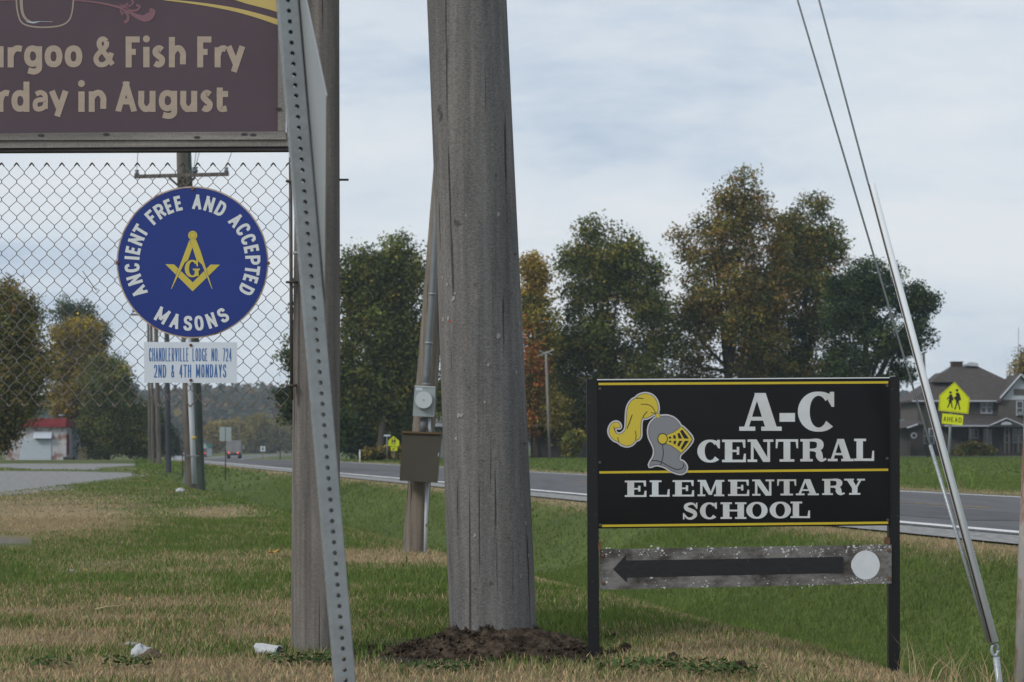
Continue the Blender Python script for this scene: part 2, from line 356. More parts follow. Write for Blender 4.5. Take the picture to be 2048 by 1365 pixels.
def strip(name, u0, u1, m, dz, y0=-40, y1=760, step=2.0, nu=1, parent=None, kind='structure'):
    ys = np.arange(y0, y1, step); mb = MB(); rows = []
    for y in ys:
        for k in range(nu + 1):
            u = u0 + (u1 - u0) * k / nu; x = u - .2096 * y + float(curve(y)); rows.append((x, y, float(zg(x, y)) + dz))
    fs = [(i*(nu+1)+k, i*(nu+1)+k+1, (i+1)*(nu+1)+k+1, (i+1)*(nu+1)+k) for i in range(len(ys)-1) for k in range(nu)]
    mb.add(rows, fs); o = mb.build(name, m, parent)
    if kind: o['kind'] = kind
    return o
strip('road', 10.85, 19.2, M['asphalt'], .03, nu=4)
strip('road_shoulder', 9.9, 10.95, M['shoulder'], .022)
strip('edge_line', 11.0, 11.27, M['white_paint'], .036)
strip('edge_line', 18.72, 18.92, M['white_paint'], .036)
for u0_, u1_, ya, yb in ((12.2, 14.4, 30, 44), (15.6, 18.0, 58, 66), (12.0, 14.6, 90, 120)): strip('road_patch', u0_, u1_, M['tar'], .034, ya, yb, 1.0)
for k in range(40):
    strip('centre_dash', 14.95, 15.1, M['orange_paint'], .036, 12 + 12 * k, 16.1 + 12 * k, 1.0)
def sheet(name, pts_px, m, dz):
    """ragged sheet of gravel laid on flat ground, outline given on the ground"""
    P = []
    n = len(pts_px)
    for i in range(n):
        a, b = pts_px[i], pts_px[(i + 1) % n]
        for k in range(10):
            t = k / 10; x_, y_ = a[0] + (b[0] - a[0]) * t, a[1] + (b[1] - a[1]) * t
            d = F * CAMZ / (y_ - HOR); X = (x_ - 1024) / F * d
            P.append((X + .5 * (random.random() - .5), d + .012 * d * (random.random() - .5)))
    tri = tessellate_polygon([[Vector((a, b, 0)) for a, b in P]])
    fs = []
    for t in tri:
        (ax, ay), (bx, by), (cx, cy) = (P[i] for i in t)
        fs.append(tuple(t) if (bx-ax)*(cy-ay)-(by-ay)*(cx-ax) > 0 else tuple(reversed(t)))
    o = MB().add([(a, b, dz) for a, b in P], fs).build(name, m); o['kind'] = 'structure'; return o
sheet('gravel_drive', [(-500, 944), (120, 943), (255, 946), (285, 952), (240, 962), (160, 968), (120, 981), (50, 990), (-500, 1002)], M['gravel'], .006)
sheet('gravel_drive', [(-500, 928), (265, 928), (272, 931.5), (195, 936), (205, 940.5), (60, 939), (20, 935.5), (-500, 936)], M['gravel'], .006)

# ------------------------------------------------------------------ grass blades
def blades(name, n, y0, y1, h, wd, seg2, margin=.03, seed=1, keep=None, hvar=.5):
    r = np.random.default_rng(seed)
    a = r.random(n); y = np.sqrt(y0**2 + a * (y1**2 - y0**2)); t = (r.random(n) * 2 - 1) * (.2226 + margin); x = t * y
    u = uu(x, y); px, py = gpx(x, y)
    dry, soil = zones(x, y)
    ok = (r.random(n) > soil * 1.05) & ~((u > 9.75) & (u < 20.3))
    ok &= ~((py > 941) & (py < 986 - (px - 0) * .12) & (px < 265)) & ~((py < 940) & (px < 270))
    ok &= ~((py > 1070) & (py < 1094) & (px < 62))
    ok &= r.random(n) > .35 * dry
    if keep is not None: ok &= keep(x, y, px, py, u)
    x, y, dry, u = x[ok], y[ok], dry[ok], u[ok]; n = len(x)
    z = zg(x, y) - .005
    long = 1 + .3 * sm(4.6, 6, u) * (1 - sm(9, 9.6, u))
    hh = h * (1 - hvar + 2 * hvar * r.random(n)) * long * (1 - .3 * dry)
    ww = wd * (.7 + .6 * r.random(n))
    an = r.random(n) * 2 * np.pi; lean = (.25 + .9 * r.random(n)) * (1 + .5 * dry); la = r.random(n) * 2 * np.pi
    isd = r.random(n) < dry
    c = np.where(isd[:, None], np.array([.36, .285, .165]), np.array([.12, .17, .042]))
    c = c * (.6 + .8 * r.random(n))[:, None]
    c = c * (1 + (r.random(n)[:, None] - .5) * np.array([.5, .1, .3]))
    bx, by = np.cos(an) * ww / 2, np.sin(an) * ww / 2
    dx, dy = np.cos(la) * hh * lean * .6, np.sin(la) * hh * lean * .6
    if seg2:
        V = np.stack([np.stack([x-bx, y-by, z], -1), np.stack([x+bx, y+by, z], -1),
                      np.stack([x+bx*.7+dx*.35, y+by*.7+dy*.35, z+hh*.6], -1), np.stack([x-bx*.7+dx*.35, y-by*.7+dy*.35, z+hh*.6], -1),
                      np.stack([x+dx, y+dy, z+hh], -1)], 1).reshape(-1, 3)
        b = np.arange(n)[:, None] * 5
        Fa = np.concatenate([b + np.array([0, 1, 2]), b + np.array([0, 2, 3]), b + np.array([3, 2, 4])], 0); k = 5
    else:
        V = np.stack([np.stack([x-bx, y-by, z], -1), np.stack([x+bx, y+by, z], -1), np.stack([x+dx, y+dy, z+hh], -1)], 1).reshape(-1, 3)
        Fa = np.arange(n)[:, None] * 3 + np.array([0, 1, 2]); k = 3
    o = fastmesh(name, V, Fa, 3, M['grass'], np.repeat(c, k, 0)); o['kind'] = 'stuff'
    return o
tag(blades('lawn_grass', 170000, 8.6, 16.5, .042, .006, True, .04, 1), 'short mixed green and straw coloured grass at the front', 'grass')
tag(blades('lawn_grass', 280000, 16.5, 32, .042, .009, False, .03, 2), 'green mown grass in the middle of the verge', 'grass')
tag(blades('lawn_grass', 170000, 32, 80, .045, .022, False, .03, 3), 'green grass of the verge farther down the road', 'grass')
tag(blades('lawn_grass', 90000, 80, 210, .06, .1, False, .03, 4), 'far green grass fading toward the trees', 'grass')
tag(blades('tall_dry_grass', 2600, 8.8, 11.4, .2, .006, True, .06, 5, keep=lambda x, y, px, py, u: (px > 1790) & (py > 1285 + (px < 1850) * 25), hvar=.7),
    'tall straw coloured grass tangled at the guy anchor', 'grass')
tag(blades('pole_foot_grass', 900, 19.5, 22.6, .13, .012, False, .0, 6, keep=lambda x, y, px, py, u: (np.abs(px - 832) < 60)), 'long dry grass round the foot of the meter pole', 'grass')
tag(blades('roadside_weeds', 1600, 46, 64, .7, .05, False, .03, 8, keep=lambda x, y, px, py, u: (u > 20.6) & (u < 24) & (np.abs(px - 1915) < 45)), 'tall yellowing weeds at the foot of the yellow ahead sign', 'weeds')

# ------------------------------------------------------------------ trees
def leafcloud(blobs, d, n, size, pal, seed, thick=.8, per=34, spread=.62):
    """blobs (px, py, rx, ry[, dd]) -> leaf quads in clumps; pal(px, py, r) -> colour"""
    r = np.random.default_rng(seed); s = S(d)
    sub = []                                                  # lobes on each mass give the crown an uneven outline
    for b in blobs:
        dd_ = b[4] if len(b) > 4 else 0; sub.append((b[0], b[1], b[2] * .8, b[3] * .8, dd_, .85))
        for k in range(11):
            v_ = r.normal(size=3); v_ /= np.linalg.norm(v_); q = .3 + .22 * r.random()
            sub.append((b[0] + v_[0] * b[2] * .74, b[1] - v_[2] * b[3] * .74, b[2] * q, b[3] * q, dd_ + v_[1] * b[2] / s * .7 * thick, .7 + .65 * r.random()))
    blobs = sub; wts = np.array([b[2] * b[3] for b in blobs], float); wts /= wts.sum()
    nc_ = max(8, n // per); bi = r.choice(len(blobs), nc_, p=wts)
    B = np.array(blobs, float)[bi]
    v = r.normal(size=(nc_, 3)); v /= np.linalg.norm(v, axis=1)[:, None]; rr = r.random(nc_) ** .42
    cx = B[:, 0] + v[:, 0] * rr * B[:, 2]; cy = B[:, 1] - v[:, 2] * rr * B[:, 3]
    C = np.stack([(cx - 1024) / s, d + B[:, 4] + v[:, 1] * rr * B[:, 2] / s * thick, CAMZ + (HOR - cy) / s], -1)
    cc = pal(cx, cy, r) * ((.75 + .5 * r.random(nc_)) * B[:, 5])[:, None]  # random tone by clump; lobe factor paints lit and shaded masses into leaf colour
    v2 = r.normal(size=(nc_ * per, 3)); v2 /= np.linalg.norm(v2, axis=1)[:, None]; v2 *= (r.random(nc_ * per) ** .6)[:, None] * 1.75 * spread
    P = np.repeat(C, per, 0) + v2 * np.array([1, 1, .75]); m = len(P)
    col = np.repeat(cc, per, 0) * (.7 + .6 * r.random(m))[:, None]
    nrm = r.normal(size=(m, 3)) + np.array([0, -.3, .7]); nrm /= np.linalg.norm(nrm, axis=1)[:, None]
    a = np.cross(nrm, r.normal(size=(m, 3))); a /= np.linalg.norm(a, axis=1)[:, None]; b = np.cross(nrm, a)
    sz = (size * (.55 + .9 * r.random(m)))[:, None] / 2
    V = np.stack([P - a * sz, P - b * sz * .7, P + a * sz, P + b * sz * .7], 1).reshape(-1, 3)
    return V, np.arange(m * 4).reshape(-1, 4), np.repeat(col, 4, 0)
def tree(name, label, blobs, d, n, pal, base_px, base_py=None, size=.3, trunk_r=.3, seed=1, group=None, per=34, spread=.62, limbs=7, thick=.8):
    bx = (base_px - 1024) / F * d; bz = float(zg(bx, d)); L = np.array([bx, d, bz])
    t = thing(name, L, label, 'tree', group)
    V, Fa, c = leafcloud(blobs, d, int(n * 3), size * (.74 if n > 1600 else 1), pal, seed, thick, per, spread)
    fastmesh('crown', V - L, Fa, 4, M['leaf'], c, t)
    rr = random.Random(seed); mb = MB(); top = min(blobs, key=lambda b: b[1]); tp = W(top[0], top[1], d) - L
    H = tp[2]; mid = np.array([tp[0] * .35, .2, H * .45])
    mb.tube([(0, 0, -.3), (0, 0, .4), mid * .5, mid, tp], [trunk_r * 1.4, trunk_r, trunk_r * .85, trunk_r * .6, trunk_r * .1], 8)
    for k in range(limbs):
        b = blobs[k % len(blobs)]; q = W(b[0] + rr.uniform(-.6, .6) * b[2], b[1] + rr.uniform(-.5, .5) * b[3], d + rr.uniform(-.5, .5) * b[2] / S(d)) - L
        f = rr.uniform(.35, .9); st = mid * f; md = (st + q) / 2 + np.array([0, 0, .08 * H])
        mb.tube([st, md, q], [trunk_r * .45, trunk_r * .25, trunk_r * .06], 6)
    mb.build('trunk', M['trunk'], t, True)
    return t
def pal(*cols, wts=None):
    C = np.array(cols); ww = np.array(wts or [1] * len(cols), float); ww /= ww.sum()
    return lambda px, py, r: C[r.choice(len(C), len(px), p=ww)]
DG = (.068, .09, .022); MG = (.115, .135, .03); OL = (.21, .172, .034); BR = (.21, .13, .034); YE = (.24, .17, .03); OR = (.42, .14, .035); BG = (.032, .056, .026)
GRP = 'trees beyond the road'
def pal_left(px, py, r):
    return pal(MG, DG, OL, wts=[5, 3, 1.2])(px, py, r)
tree('broadleaf_tree', 'dark green tree with straggling crown between the two wooden poles',
     [(745, 560, 62, 85), (805, 540, 55, 75), (700, 590, 32, 90), (770, 680, 85, 110), (830, 650, 50, 120), (690, 740, 35, 100), (850, 780, 40, 110), (770, 800, 90, 80)],
     190, 24000, pal_left, 760, size=.34, trunk_r=.35, seed=3, group=GRP, limbs=10)
tree('spruce_tree', 'dark spruce with drooping branches just left of the round pole',
     [(622, 560, 22, 40), (622, 650, 36, 60), (612, 735, 50, 55), (606, 800, 55, 45), (640, 850, 60, 55)], 150, 9000, pal(BG, DG), 640, size=.3, seed=4, group=GRP, spread=.45)
tree('undergrowth_tree', 'low dark tree behind the small pentagon sign', [(700, 850, 50, 50), (770, 850, 70, 50), (845, 850, 60, 55), (900, 840, 70, 60), (730, 890, 60, 22)],
     205, 11000, pal(DG, BG, wts=[3, 2]), 800, size=.38, seed=5, group=GRP, spread=.7)
def pal_or(px, py, r):
    c = pal(OL, (.22, .17, .03), MG, wts=[1, 1, .6])(px, py, r); t = r.random(len(px)); c = np.where(((py < 600) & (t < .75))[:, None], np.array([.34, .23, .04]), c)
    return np.where(((py > 640) & (px < 1085) & (t < .5))[:, None], np.array(OR), c)
tree('autumn_maple', 'orange and yellow autumn tree beside the thick near pole', [(1062, 570, 40, 55), (1070, 660, 45, 70), (1065, 760, 48, 80), (1090, 840, 60, 50)],
     196, 10000, pal_or, 1072, size=.32, seed=6, group=GRP)
tree('broadleaf_tree', 'rounded green tree left of the tall brown one', [(1215, 500, 75, 68), (1170, 560, 60, 80), (1270, 540, 55, 80), (1305, 650, 55, 85), (1225, 650, 108, 110), (1150, 740, 75, 100), (1270, 760, 80, 80), (1190, 830, 90, 60)],
     200, 25000, pal(DG, MG, OL, wts=[3, 3, 1.6]), 1215, size=.32, trunk_r=.4, seed=7, group=GRP)
def pal_b(px, py, r): return pal(OL, BR, MG, DG, wts=[3, 3.4, 1.3, 1])(px, py, r)
tree('sycamore_tree', 'tallest tree, browning crown with sky showing through, behind the black sign',
     [(1490, 375, 42, 44), (1450, 440, 70, 60), (1400, 500, 62, 70), (1520, 480, 60, 90), (1440, 590, 92, 90), (1545, 590, 65, 80), (1370, 690, 66, 100), (1340, 800, 60, 60), (1500, 680, 80, 100), (1430, 790, 90, 60)],
     205, 22000, pal_b, 1450, size=.32, trunk_r=.45, seed=8, group=GRP, limbs=12)
tree('broadleaf_tree', 'green and bronze tree right of the tallest tree', [(1620, 445, 62, 55), (1580, 500, 60, 80), (1650, 500, 42, 60), (1600, 600, 85, 100), (1560, 720, 85, 100), (1640, 740, 65, 90), (1680, 640, 45, 70)],
     208, 20000, pal(DG, MG, OL, BR, wts=[3, 2, 2.2, 1]), 1600, size=.32, trunk_r=.4, seed=9, group=GRP)
tree('willow_tree', 'dark bluish tree with spreading ragged crown at right end of the row',
     [(1740, 560, 60, 52), (1705, 620, 60, 80), (1800, 590, 60, 42), (1845, 600, 38, 36), (1840, 665, 36, 34), (1780, 680, 60, 55), (1700, 730, 50, 60), (1745, 770, 40, 30), (1810, 740, 22, 22)],
     196, 15000, pal(BG, DG, wts=[3, 2]), 1725, size=.3, trunk_r=.4, seed=10, group=GRP, spread=.5, limbs=14)
tree('undergrowth_tree', 'bushy green and yellow undergrowth by the leaning lamp pole', [(1130, 850, 70, 45), (1110, 790, 50, 60), (1250, 850, 80, 50), (1400, 850, 90, 50), (1550, 850, 100, 50), (1700, 850, 60, 40)],
     212, 11000, pal(DG, MG, OL, wts=[3, 2, 1]), 1180, size=.36, seed=12, group=GRP, spread=.7)
GRL = 'trees at the left edge'
tree('broadleaf_tree', 'brown and green tree overhanging the red roofed building', [(-20, 640, 70, 75), (28, 640, 58, 70), (40, 720, 60, 80), (-10, 780, 95, 80), (35, 805, 48, 35), (-2, 862, 44, 38), (-60, 850, 80, 70)],
     150, 20000, lambda px, py, r: pal(OL, MG, BR, DG, wts=[2.5, 3, 1.5, 1.5])(px, py, r), -30, size=.26, trunk_r=.35, seed=13, group=GRL)
tree('broadleaf_tree', 'tall dark tree rising behind the yellow one at left', [(140, 640, 48, 40), (185, 670, 36, 50), (165, 760, 60, 80), (225, 740, 22, 30)], 285, 9000, pal(BG, DG), 160, size=.36, seed=14, group=GRL)
tree('broadleaf_tree', 'bright yellow autumn tree above the red roof', [(152, 672, 50, 40), (128, 725, 48, 50), (168, 735, 44, 50), (140, 800, 40, 40), (150, 860, 40, 40)], 259, 12000,
     lambda px, py, r: pal((.36, .26, .025), OL, (.14, .12, .03), wts=[3, 1, 2])(px, py, r), 145, size=.34, seed=15, group=GRL)
tree('broadleaf_tree', 'full dark green tree right of the red roofed building', [(212, 760, 52, 48), (206, 830, 50, 65), (240, 830, 52, 70), (225, 888, 66, 36), (272, 870, 28, 45)], 251, 17000,
     pal(DG, MG, OL, wts=[4, 2, 1]), 215, size=.32, seed=16, group=GRL)
tree('broadleaf_tree', 'small dark tree behind the row of left poles', [(310, 850, 32, 50), (335, 885, 26, 30), (285, 890, 30, 28)], 300, 6000, pal(BG, DG), 312, size=.36, seed=17, group=GRL)
GRF = 'yellowing trees at the road bend'
for i, (px, py, rx, ry, c) in enumerate([(425, 872, 16, 24, YE), (452, 868, 22, 26, OL), (478, 872, 20, 24, YE), (508, 862, 30, 30, OL), (540, 872, 28, 24, (.14, .11, .035)),
                                         (572, 866, 26, 30, OL), (500, 888, 40, 14, BR), (610, 868, 36, 28, OL), (395, 880, 18, 22, BR)]):
    lb = ['bright yellow tree just left of the sign back on its post', 'olive tree behind the blank sign back', 'yellow tree over the grey truck', 'broad olive tree right of the truck',
          'tan tree nearer the bend', 'olive tree beside the thin roadside pole', 'low brown thicket right of the truck', 'olive tree behind the round wooden pole', 'brown tree behind the leaning white conduit'][i]
    tree('field_tree', lb, [(px, py, rx, ry), (px + rx * .3, py + ry * .5, rx, ry * .6)], 640 + 12 * i, 2600, pal(c, OL, wts=[3, 1]), px, size=.95, trunk_r=.3, seed=30 + i, group=GRF, spread=1.5, limbs=4)
# distant wooded ridge
hx = np.linspace(-900, 900, 61); hy = np.array([800, 950, 1100, 1250, 1400, 1700])
HX, HY = np.meshgrid(hx, hy); prof = np.array([0, .25, .6, .9, 1, .9])[:, None]
def ridge(x): return 29 + 5 * np.sin(x / 95 + 1) + 3 * np.sin(x / 37)
HZ = -3 + ridge(HX) * prof
ii = np.arange(HX.size).reshape(HX.shape)
o = fastmesh('hills', np.stack([HX, HY, HZ], -1).reshape(-1, 3), np.stack([ii[:-1,:-1], ii[:-1,1:], ii[1:,1:], ii[1:,:-1]], -1).reshape(-1, 4), 4,
             mat('hill_ground', (.045, .045, .025), .95, var=.3, vscale=(.05, .05, .05))); o['kind'] = 'structure'
r = np.random.default_rng(5); nL = 2600; t_ = r.random(nL); lx = (r.random(nL) * 2 - 1) * 520; lx = np.where(r.random(nL) < .6, -160 + 110 * r.normal(size=nL), lx)
ly = 880 + 520 * t_; lz = -3 + ridge(lx) * np.interp(ly, hy, prof[:, 0]) + 4.5
cols = np.array([(.04, .045, .022), (.055, .055, .022), (.075, .055, .025), (.11, .06, .022), (.13, .09, .025)])[r.choice(5, nL, p=[.4, .25, .18, .1, .07])]
per = 46; P = np.repeat(np.stack([lx, ly, lz], -1), per, 0) + r.normal(size=(nL * per, 3)) * np.array([3.2, 3.2, 2.6]); m_ = len(P)
nrm = r.normal(size=(m_, 3)) + np.array([0, -.4, .8]); nrm /= np.linalg.norm(nrm, axis=1)[:, None]
a_ = np.cross(nrm, r.normal(size=(m_, 3))); a_ /= np.linalg.norm(a_, axis=1)[:, None]; b_ = np.cross(nrm, a_); s_ = (1.0 + 1.2 * r.random(m_))[:, None]
V = np.stack([P - a_ * s_, P - b_ * s_, P + a_ * s_, P + b_ * s_], 1).reshape(-1, 3)
cw = np.repeat(cols, per, 0) * (.7 + .6 * r.random(m_))[:, None]
o = fastmesh('hill_woods', V, np.arange(m_ * 4).reshape(-1, 4), 4, M['leaf'], np.repeat(cw, 4, 0)); tag(o, 'far wooded ridge in faded autumn colours on the horizon', 'woods', kind='stuff')

# ------------------------------------------------------------------ letters
class Seg(list): gid = 0
_gid = [0]
def ribbon(pts, wd, closed=False):
    _gid[0] += 1; gid = _gid[0]
    pts = [Vector((a, b)) for a, b in pts]; n = len(pts); A = []; B = []
    for i in range(n):
        p = pts[(i - 1) % n] if closed or i > 0 else pts[i]; q = pts[(i + 1) % n] if closed or i < n - 1 else pts[i]
        t = (q - p).normalized(); nn = Vector((-t.y, t.x)); h = wd[i] / 2; A.append(pts[i] + nn * h); B.append(pts[i] - nn * h)
    out = []
    for i in range(n if closed else n - 1):
        q = Seg([A[i], B[i], B[(i+1) % n], A[(i+1) % n]]); q.gid = gid; out.append(q)
    return out
def layers(ps):
    """stroke pieces with a layer number each, so that overlapping strokes never share a plane"""
    seen = {}; out = []
    for p in ps:
        k = getattr(p, 'gid', 0) or ('s', len(out)); out.append((p, seen.setdefault(k, len(seen))))
    return out
def catmull(pts, k=6, closed=True):
    P = [np.array(p, float) for p in pts]; n = len(P); out = []
    for i in range(n if closed else n - 1):
        g_ = lambda j: P[j % n] if closed else P[min(max(j, 0), n - 1)]
        a, b, c, d = g_(i - 1), g_(i), g_(i + 1), g_(i + 2)
        for s in range(k):
            t = s / k; out.append(tuple(.5 * ((2*b) + (c-a)*t + (2*a-5*b+4*c-d)*t*t + (3*b-a-3*c+d)*t**3)))
    if not closed: out.append(tuple(P[-1]))
    return out
def rc(x0, y0, x1, y1): return [(x0, y0), (x1, y0), (x1, y1), (x0, y1)]
def arc(cx, cy, rx, ry, a0, a1, n, wthin, wthick):
    A = [a0 + (a1 - a0) * i / n for i in range(n + 1)]
    return [(cx + rx * math.cos(rad(a)), cy + ry * math.sin(rad(a))) for a in A], [wthin + (wthick - wthin) * abs(math.cos(rad(a))) ** 1.5 for a in A]
def slab(ch):
    """heavy slab-serif capitals in a unit-high box: (pieces, width)"""
    if ch == '-': return [rc(0, .24, .4, .47)], .4
    if ch == 'E': return [rc(.1,.02,.37,.98), rc(0,.89,.84,1), rc(0,0,.86,.11), rc(.3,.45,.6,.55), rc(.53,.33,.62,.68), [(.72,1),(.84,1),(.84,.64),(.77,.64)], [(.74,0),(.86,0),(.86,.38),(.79,.38)]], .86
    if ch == 'L': return [rc(.1,.02,.37,.98), rc(0,.89,.5,1), rc(0,0,.84,.11), [(.72,0),(.84,0),(.84,.46),(.77,.46)]], .84
    if ch == 'T': return [rc(.32,.02,.59,.98), rc(.01,.89,.9,1), [(.01,1),(.12,1),(.07,.6),(.01,.6)], [(.79,1),(.9,1),(.9,.6),(.84,.6)], rc(.16,0,.75,.11)], .91
    if ch == 'N': return [rc(.13,.02,.24,.98), rc(.78,.02,.89,.98), [(.06,1),(.36,1),(.89,0),(.62,0)], rc(0,0,.38,.11), rc(0,.89,.28,1), rc(.62,.89,1.02,1)], 1.02
    if ch == 'H': return [rc(.1,.02,.37,.98), rc(.7,.02,.97,.98), rc(.3,.45,.75,.56), rc(0,0,.47,.11), rc(.6,0,1.07,.11), rc(0,.89,.47,1), rc(.6,.89,1.07,1)], 1.07
    if ch == 'A': return [[(.40,1),(.50,1),(.22,.02),(.1,.02)], [(.38,1),(.66,1),(.96,.02),(.67,.02)], rc(.26,.27,.72,.37), rc(0,0,.4,.11), rc(.55,0,1.06,.11)], 1.06
    if ch == 'M': return [rc(.12,.02,.23,.98), rc(.86,.02,1.13,.98), [(.08,1),(.38,1),(.68,.08),(.52,.08)], [(.55,.08),(.66,.08),(.95,1),(.84,1)], rc(0,0,.36,.11), rc(0,.89,.3,1), rc(.76,0,1.24,.11), rc(.85,.89,1.24,1)], 1.24
    if ch == 'Y': return [[(.08,1),(.37,1),(.64,.42),(.38,.42)], [(.76,1),(.87,1),(.62,.42),(.5,.42)], rc(.38,.02,.64,.5), rc(0,.89,.47,1), rc(.62,.89,1.0,1), rc(.24,0,.78,.11)], 1.0
    if ch == 'O':
        p, wd_ = arc(.48, .5, .36, .455, 0, 345, 23, .11, .28); return ribbon(p, wd_, True), .96
    if ch in 'CG':
        p, wd_ = arc(.48, .5, .36, .455, 48, 318, 24, .1, .29); q = ribbon(p, wd_)
        if ch == 'C': return q + [[(.76,1),(.86,1),(.86,.62),(.8,.62),(.7,.8)]], .88
        return q + [[(.76,1),(.86,1),(.86,.62),(.8,.62),(.7,.8)], rc(.52,.4,.98,.5), rc(.64,.06,.9,.45)], .98
    if ch == 'S':
        pts = catmull([(.74, .74), (.62, .91), (.42, .945), (.2, .84), (.2, .66), (.42, .54), (.64, .42), (.68, .22), (.48, .06), (.26, .08), (.1, .28)], 3, False)
        n = len(pts); return ribbon(pts, [.1 + .15 * math.sin(math.pi * i / (n - 1)) ** 2 for i in range(n)]) + [rc(.73,.64,.81,1), rc(.02,0,.1,.38)], .82
    if ch == 'R':
        pts = catmull([(.3, .94), (.62, .945), (.77, .84), (.77, .64), (.62, .52), (.3, .52)], 4, False); n = len(pts)
        leg = catmull([(.56, .5), (.72, .42), (.76, .2), (.86, .06), (1.02, .12)], 4, False); k = len(leg)
        return [rc(.1,.02,.37,.98), rc(0,.89,.45,1), rc(0,0,.49,.11)] + ribbon(pts, [.1 + .17 * math.sin(math.pi * i / (n - 1)) ** 2 for i in range(n)]) + ribbon(leg, [.1 + .17 * math.sin(math.pi * min(1, i / (k - 1) * 1.15)) ** 1.2 for i in range(k)]), 1.04
def put_slab(mb, ch, x0, x1, z0, z1, y):
    ps, wd_ = slab(ch)
    for p, i in layers(ps):
        mb.flat([(x0 + a / wd_ * (x1 - x0), z0 + b * (z1 - z0)) for a, b in p], y - .00012 * i)
SANS = {
 'A': [[(0,0),(.5,1)],[(.5,1),(1,0)],[(.2,.3),(.8,.3)]], 'B': [[(0,0),(0,1)],'~[(0,1),(.6,1),(.9,.88),(.9,.66),(.6,.54),(0,.54)]','~[(0,.54),(.62,.54),(1,.42),(1,.12),(.62,0),(0,0)]'],
 'C': ['~[(.98,.72),(.86,.94),(.5,1),(.14,.9),(0,.5),(.14,.1),(.5,0),(.86,.06),(.98,.28)]'], 'D': [[(0,0),(0,1)],'~[(0,1),(.5,1),(.88,.85),(1,.5),(.88,.15),(.5,0),(0,0)]'],
 'E': [[(0,0),(0,1)],[(0,1),(.95,1)],[(0,.52),(.85,.52)],[(0,0),(.98,0)]], 'F': [[(0,0),(0,1)],[(0,1),(1,1)],[(0,.5),(.9,.5)]],
 'G': ['~[(.98,.74),(.86,.94),(.5,1),(.14,.9),(0,.5),(.14,.1),(.5,0),(.9,.06),(1,.2)]',[(1,0),(1,.45)],[(.5,.45),(1.02,.45)]], 'H': [[(0,0),(0,1)],[(1,0),(1,1)],[(0,.52),(1,.52)]],
 'I': [[(.5,0),(.5,1)]], 'L': [[(0,0),(0,1)],[(0,0),(1,0)]], 'M': [[(0,0),(0,1)],[(1,0),(1,1)],[(0,1),(.5,.12)],[(.5,.12),(1,1)]],
 'N': [[(0,0),(0,1)],[(1,0),(1,1)],[(0,1),(1,0)]], 'O': ['o[(.5,1),(.14,.9),(0,.5),(.14,.1),(.5,0),(.86,.1),(1,.5),(.86,.9)]'],
 'P': [[(0,0),(0,1)],'~[(0,1),(.6,1),(1,.88),(1,.58),(.6,.44),(0,.44)]'], 'R': [[(0,0),(0,1)],'~[(0,1),(.6,1),(.98,.88),(.98,.6),(.6,.48),(0,.48)]',[(.5,.48),(1,-.05)]],
 'S': ['~[(.96,.76),(.82,.95),(.5,1),(.12,.93),(.03,.74),(.2,.58),(.5,.51),(.82,.42),(.98,.25),(.86,.06),(.5,0),(.14,.06),(.0,.26)]'], 'T': [[(.5,0),(.5,1)],[(0,1),(1,1)]],
 'V': [[(0,1),(.5,0)],[(.5,0),(1,1)]], 'Y': [[(0,1),(.5,.45)],[(1,1),(.5,.45)],[(.5,0),(.5,.5)]], '.': [[(.5,0),(.5,.07)]],
 '2': ['~[(.02,.74),(.14,.94),(.5,1),(.88,.92),(.98,.72),(.8,.46),(.35,.2),(.03,0)]',[(0,0),(1,0)]], '4': [[(.72,0),(.72,1)],[(.72,1),(.0,.27)],[(-.02,.27),(1,.27)]], '7': [[(0,1),(1,1)],[(1,1),(.35,0)]],
 '&': ['~[(1.02,.0),(.6,.4),(.25,.72),(.26,.92),(.46,1),(.66,.9)]','~[(.66,.9),(.62,.7),(.2,.44),(.03,.22),(.2,.02),(.52,.01),(.8,.18),(.95,.46)]'],
 'r': [[(0,0),(0,.64)],'~[(0,.3),(.25,.5),(.7,.6),(1.28,.58)]'], 'o': ['o[(.5,.6),(.14,.53),(0,.3),(.14,.07),(.5,0),(.86,.07),(1,.3),(.86,.53)]'],
 'g': ['o[(.45,.6),(.12,.52),(0,.3),(.12,.1),(.45,.02),(.85,.1),(1,.3),(.85,.52)]',[(1,.68),(1,-.05)],'~[(1,.1),(.98,-.18),(.6,-.29),(.1,-.24)]'], 'i': [[(.5,0),(.5,.66)],'o[(.5,.99),(.38,.93),(.5,.87),(.62,.93)]'],
 's': ['~[(.95,.54),(.55,.61),(.15,.54),(.1,.42),(.5,.31),(.92,.2),(.85,.05),(.45,-.01),(.0,.05)]'], 'h': [[(0,0),(0,1.1)],'~[(0,.4),(.3,.57),(.7,.6),(1,.42),(1,.2),(1,0)]'],
 'n': [[(0,0),(0,.66)],'~[(0,.4),(.3,.57),(.7,.6),(1,.42),(1,.2),(1,0)]'], 'u': [[(1,0),(1,.68)],'~[(1,.2),(.7,.03),(.3,0),(0,.18),(0,.4),(0,.68)]'],
 'y': [[(0,.68),(.52,.02)],[(1,.68),(.38,-.3)]], 'd': ['o[(.45,.6),(.12,.52),(0,.3),(.12,.08),(.45,0),(.85,.08),(1,.3),(.85,.52)]',[(1,0),(1,1.1)]],
 'a': ['~[(.08,.55),(.5,.62),(.92,.54),(1,.36),(1,.1),(1,0)]','o[(.42,.34),(.08,.28),(0,.15),(.1,.02),(.4,-.01),(.85,.06),(1,.2),(.95,.33)]'],
 't': [[(.3,.1),(.3,.86)],[(-.1,.6),(1,.6)],'~[(.3,.2),(.36,.04),(.65,-.01),(1.2,.02)]'] }
WID = {'I': .42, 'M': 1.3, 'i': .42, 'r': .75, 't': .78, '.': .4, 'F': .9, 'L': .9, 'E': .92, 's': .86, '&': 1.2, 'y': 1.06}
